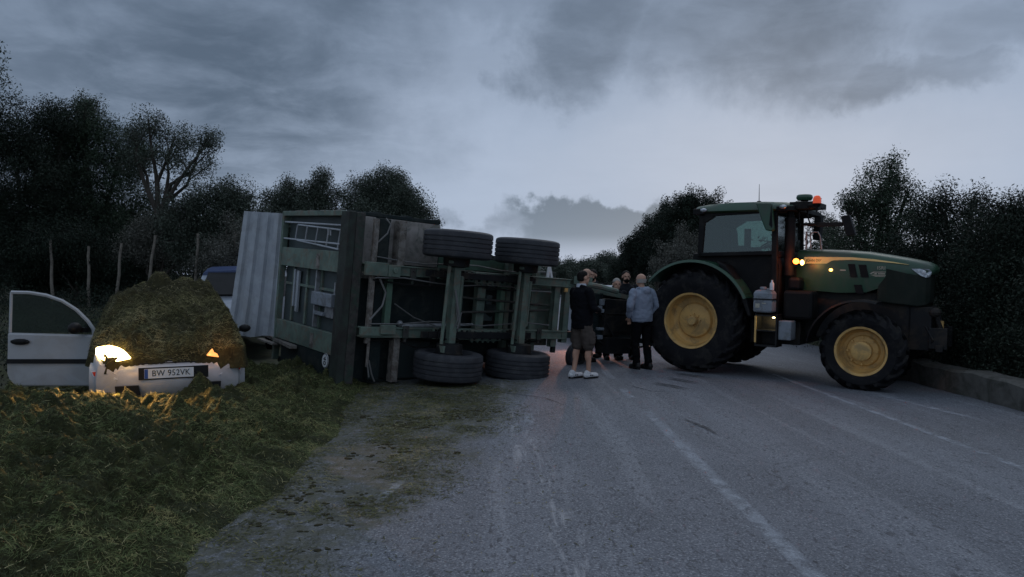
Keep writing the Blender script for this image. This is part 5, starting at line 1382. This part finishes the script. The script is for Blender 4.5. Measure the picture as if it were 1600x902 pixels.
def capsule(mb, p, q, r1, r2, n=12):
    p, q = Vector(p), Vector(q); d = (q - p).normalized()
    mb.tube([p - d * r1 * .95, p - d * r1 * .7, p - d * r1 * .3, p, p.lerp(q, .5), q, q + d * r2 * .3, q + d * r2 * .7, q + d * r2 * .95],
            [r1 * .3, r1 * .71, r1 * .95, r1, (r1 + r2) / 2, r2, r2 * .95, r2 * .71, r2 * .3], n)


def torso(mb, rows, n=18):
    """rows: (x, y, z, rx, ry)"""
    mb.loft([[(x + rx * math.cos(2 * math.pi * j / n), y + ry * math.sin(2 * math.pi * j / n), z) for j in range(n)] for x, y, z, rx, ry in rows])


def person(label, loc, yaw, height=1.74, arms='front', headyaw=0, lean=0.0, top='jacketblack', bottom='trousers', shorts=False, shoe='shoeblack', hair=None, beard=False, collar=None, hood=False, stance=.11, step=0.0, build=1.0, bare_head=None):
    z0 = float(camber(loc[0])) + .006
    T = thing('person', label, 'person', (loc[0], loc[1], z0), (0, 0, yaw), group='men standing around the drawbar')
    k = height / 1.74; S = lambda x, y, z: Vector((x * k * (build if z < 1.6 else 1), (y + lean * max(0, z - .95)) * k, (z - .28 * lean * max(0, z - .95) * abs(lean)) * k))
    st = stance
    hip = [S(s * .09, 0, .92) for s in (-1, 1)]; kn = [S(s * (.06 + st * .45), .02 + s * step * .4, .50) for s in (-1, 1)]; an = [S(s * st, -.02 + s * step, .09) for s in (-1, 1)]
    sh = [S(s * .185, -.01, 1.415) for s in (-1, 1)]
    if arms == 'front':      # hands together in front / holding something
        el = [S(s * .245, .03, 1.14) for s in (-1, 1)]; wr = [S(s * .12, .25, 1.10) for s in (-1, 1)]; tip = [S(s * .03, .30, 1.09) for s in (-1, 1)]
    elif arms == 'pocket':
        el = [S(s * .275, -.05, 1.15) for s in (-1, 1)]; wr = [S(s * .21, .08, .96) for s in (-1, 1)]; tip = [S(s * .17, .12, .88) for s in (-1, 1)]
    elif arms == 'cross':
        el = [S(s * .25, .06, 1.15) for s in (-1, 1)]; wr = [S(s * -.02, .21, 1.18 + .03 * s) for s in (-1, 1)]; tip = [S(s * -.12, .19, 1.20 + .03 * s) for s in (-1, 1)]
    else:
        el = [S(s * .25, -.02, 1.13) for s in (-1, 1)]; wr = [S(s * .25, .05, .88) for s in (-1, 1)]; tip = [S(s * .24, .08, .78) for s in (-1, 1)]
    hc = S(0, .03, 1.625); hm = Matrix.Translation(hc) @ Matrix.Rotation(headyaw, 4, 'Z'); HP = lambda x, y, z: hm @ Vector((x * k, y * k, z * k))
    b = MB()
    tr = lambda z, rx, ry, dy=0: (S(0, dy, z).x, S(0, dy, z).y, S(0, dy, z).z, rx * k * build, ry * k * build)
    torso(b, [tr(.86, .05, .05), tr(.90, .14, .10), tr(1.0, .15, .11), tr(1.12, .135, .10), tr(1.28, .155, .11), tr(1.38, .16, .10), tr(1.44, .11, .075), tr(1.48, .06, .055)])
    capsule(b, S(0, -.005, 1.42), HP(0, -.01, -.06), .058 * k, .054 * k)
    for i in (0, 1):
        capsule(b, hip[i], kn[i], .078 * k, .054 * k); capsule(b, kn[i], an[i], .052 * k, .036 * k); c_ = kn[i].lerp(an[i], .3) + Vector((0, -.022 * k, 0)); b.sphere(c_, (.046 * k, .052 * k, .11 * k), 10)
        capsule(b, an[i] + Vector((0, -.03, -.045)), an[i] + Vector((0, .14, -.06)), .036 * k, .03 * k)
        capsule(b, sh[i], el[i], .048 * k, .039 * k); capsule(b, el[i], wr[i], .039 * k, .028 * k)
        # palm, four unequal fingers bent at a knuckle, thumb from the side
        d = (tip[i] - wr[i]).normalized(); side = d.cross(Vector((0, 0, 1))).normalized() if abs(d.z) < .9 else Vector((0, 1, 0)); nrm = d.cross(side)
        pm = wr[i] + d * .085 * k; capsule(b, wr[i], pm, .026 * k, .032 * k)
        for q in range(4):
            f0 = pm + side * (q - 1.5) * .019 * k; f1 = f0 + d * (.040, .046, .043, .034)[q] * k + nrm * .008; f2 = f1 + d * .026 * k + nrm * .024 * k
            capsule(b, f0, f1, .0095 * k, .009 * k, 6); capsule(b, f1, f2, .009 * k, .008 * k, 6)
        t0 = wr[i] + d * .035 * k + side * -.024 * k; t1 = t0 + (d * .6 - side * .7).normalized() * .04 * k; capsule(b, t0, t1, .012 * k, .010 * k, 6); capsule(b, t1, t1 + (d - side * .1).normalized() * .028 * k, .010 * k, .009 * k, 6)
    # head with cranium, jaw, nose, ears, brow and lips
    hb = MB(); hb.sphere((0, -.008, .028), (.076, .094, .088), 18); hb.sphere((0, .022, -.045), (.060, .070, .068), 14); hb.sphere((0, .055, -.088), (.032, .028, .024), 10)
    hb.tube([(0, .088, .012), (0, .106, -.022), (0, .094, -.036)], [.010, .014, .008], 8); hb.sphere((0, .078, .022), (.052, .016, .010), 10); hb.sphere((0, .083, -.060), (.022, .012, .009), 8)
    for s in (-1, 1): hb.sphere((s * .078, -.005, -.005), (.012, .022, .032), 8)
    hb.v = [tuple(hm @ (Vector(p) * k)) for p in hb.v]; b.add(hb.v, hb.f)
    body = remesh(b, 'body', .0075, 'skin', T, 4)
    for s in (-1, 1):
        e = MB().sphere((s * .030, .086, .006), (.011, .008, .006), 8); e.v = [tuple(hm @ (Vector(p) * k)) for p in e.v]; e.build('eye', 'ink', T, smooth=60)
    if hair:
        h = MB(); h.sphere((0, -.018, .040), (.083, .097, .088), 18); h.sphere((0, -.045, .0), (.078, .068, .075), 14)
        me = h; me.v = [(x, y, max(z, -.055 if y < -.02 else (.030 + max(0, (y - .0)) * .35))) for x, y, z in me.v]; me.v = [tuple(hm @ (Vector(p) * k)) for p in me.v]
        remesh(me, 'hair', .008, hair, T, 3, .012, 5)
    if bare_head:     # closely cropped fringe low around a bald crown
        h = MB(); h.lathe([(-.045, .070), (-.05, .082), (-.01, .088), (.02, .086), (.022, .07), (-.045, .070)], (0, 0, 0), 24, 'z', 150, 390)
        h.v = [tuple(hm @ (Vector((x, y * 1.12 - .012, z)) * k)) for x, y, z in h.v]; h.build('hair', bare_head, T, smooth=60)
    if beard:
        h = MB(); h.sphere((0, .035, -.072), (.058, .062, .048), 14); h.sphere((0, .066, -.048), (.034, .03, .016), 10); h.sphere((.055, .01, -.035), (.016, .03, .04), 8); h.sphere((-.055, .01, -.035), (.016, .03, .04), 8)
        h.v = [tuple(hm @ (Vector(p) * k)) for p in h.v]; remesh(h, 'beard', .008, 'hair', T, 2, .01, 6)
    # upper garment
    j = MB(); fat = 1.0
    torso(j, [tr(.80 if not hood else .86, .165, .125), tr(.82 if not hood else .88, .188, .142), tr(.96, .190, .148), tr(1.08, .183, .145), tr(1.20, .187, .146), tr(1.32, .195, .142), tr(1.40, .18, .125), tr(1.45, .125, .095), tr(1.49, .08, .078)])
    for i in (0, 1):
        capsule(j, sh[i] + Vector((0, 0, -.01)), el[i], .078 * k, .064 * k); capsule(j, el[i], wr[i].lerp(el[i], .06), .063 * k, .047 * k)
    if hood:
        j.sphere(S(0, -.115, 1.44), (.115 * k, .065 * k, .075 * k), 14); capsule(j, S(-.09, -.04, 1.48), S(-.04, .08, 1.45), .032, .025); capsule(j, S(.09, -.04, 1.48), S(.04, .08, 1.45), .032, .025)
    else:
        capsule(j, S(-.05, -.05, 1.49), S(.05, -.05, 1.49), .036, .036); capsule(j, S(-.06, -.03, 1.49), S(-.04, .06, 1.46), .028, .024); capsule(j, S(.06, -.03, 1.49), S(.04, .06, 1.46), .028, .024)
    remesh(j, 'hoodie' if hood else 'jacket', .012, top, T, 4, .035, int(abs(loc[0]) * 100))
    if collar:
        c_ = MB(); cp = S(0, -.015, 1.515); c_.lathe([(-.03, .070), (-.035, .085), (.0, .082), (.022, .072), (.022, .062), (-.03, .070)], tuple(cp), 22, 'z'); c_.build('collar', collar, T, smooth=60)
    p_ = MB(); torso(p_, [tr(.80, .12, .09), tr(.84, .165, .12), tr(.95, .170, .125), tr(1.03, .160, .120)])
    for i in (0, 1):
        if shorts:
            capsule(p_, hip[i] - Vector((0, 0, .04)), hip[i].lerp(kn[i], .92), .112 * k, .098 * k); p_.box(kn[i] + Vector((-.005 if i else -.115, -.06, .07)) * k, kn[i] + Vector((.115 if i else .005, .05, .26)) * k)
        else:
            capsule(p_, hip[i] - Vector((0, 0, .03)), kn[i], .106 * k, .080 * k); capsule(p_, kn[i], an[i] + Vector((0, 0, .02)), .080 * k, .068 * k); capsule(p_, an[i] + Vector((0, .0, .06)), an[i] + Vector((0, .01, .0)), .072, .07)
    remesh(p_, 'shorts' if shorts else 'trousers', .012, bottom, T, 3, .03, 3)
    for i in (0, 1):
        a = an[i]; s_ = MB(); capsule(s_, (a.x, a.y - .05, .055), (a.x, a.y + .15, .045), .050, .042); s_.sphere((a.x, a.y - .02, .09), (.048, .065, .05), 12); s_.v = [(x, y, max(z, .0)) for x, y, z in s_.v]
        shoe_o = remesh(s_, 'shoe', .009, shoe, T, 3)
        so_ = MB(); rg = []
        for z_, g_ in ((.0, 1.0), (.018, 1.03), (.03, 1.0)):
            rg.append([(a.x + .050 * g_ * math.cos(t) * (1 if math.sin(t) > 0 else .92), a.y + .05 + .145 * g_ * math.sin(t), z_) for t in [2 * math.pi * q / 20 for q in range(20)]])
        so_.loft(rg); so_.build('sole', 'shoeblack' if shoe == 'shoewhite' else 'tblack', shoe_o, smooth=40)
        if shoe == 'shoewhite':
            st_ = MB(); st_.box((a.x - .056, a.y - .005, .05), (a.x + .056, a.y + .02, .062), (0.5, 0, 0)); st_.box((a.x - .055, a.y + .035, .05), (a.x + .055, a.y + .055, .06), (.5, 0, 0)); st_.build('stripe', 'shoeblack', shoe_o)
    return T


# local +y is the direction a person faces; yaw turns it from world +Y counter-clockwise
person('man in black jacket, brown shorts and white sneakers standing with his back to us', (1.13, 11.86), R_(-58), 1.73, 'front', R_(-8), 0, 'jacketblack', 'shorts', True, 'shoewhite', 'hair', collar='collar', stance=.075, step=.09, build=1.10)
person('bald man in dark clothes half hidden behind the man in shorts', (1.42, 14.2), R_(-75), 1.79, 'pocket', R_(-5), 0, 'jacketdark', 'trousers', bare_head=None)
person('young man with short dark hair and full beard behind the bald man', (1.66, 15.0), R_(140), 1.78, 'cross', R_(10), 0, 'jacketdark', 'trousers', hair='hair', beard=True)
person('bearded man in dark jacket facing us behind the drawbar tool box', (2.28, 14.75), R_(188), 1.77, 'front', R_(-6), .0, 'jacketdark', 'trousers', hair='hair', beard=True, build=1.1)
person('stooping man with pale grey hair bent over the drawbar', (1.98, 14.6), R_(185), 1.68, 'front', 0, .62, 'jacketdark', 'trousers', hair='greyhair')
person('man in pale grey hooded sweatshirt and black trousers seen from behind by the rear wheel', (2.33, 13.2), R_(32), 1.71, 'pocket', R_(10), 0, 'hoodie', 'trousers', hood=True, bare_head='greyhair', stance=.085, step=-.05, build=1.16)
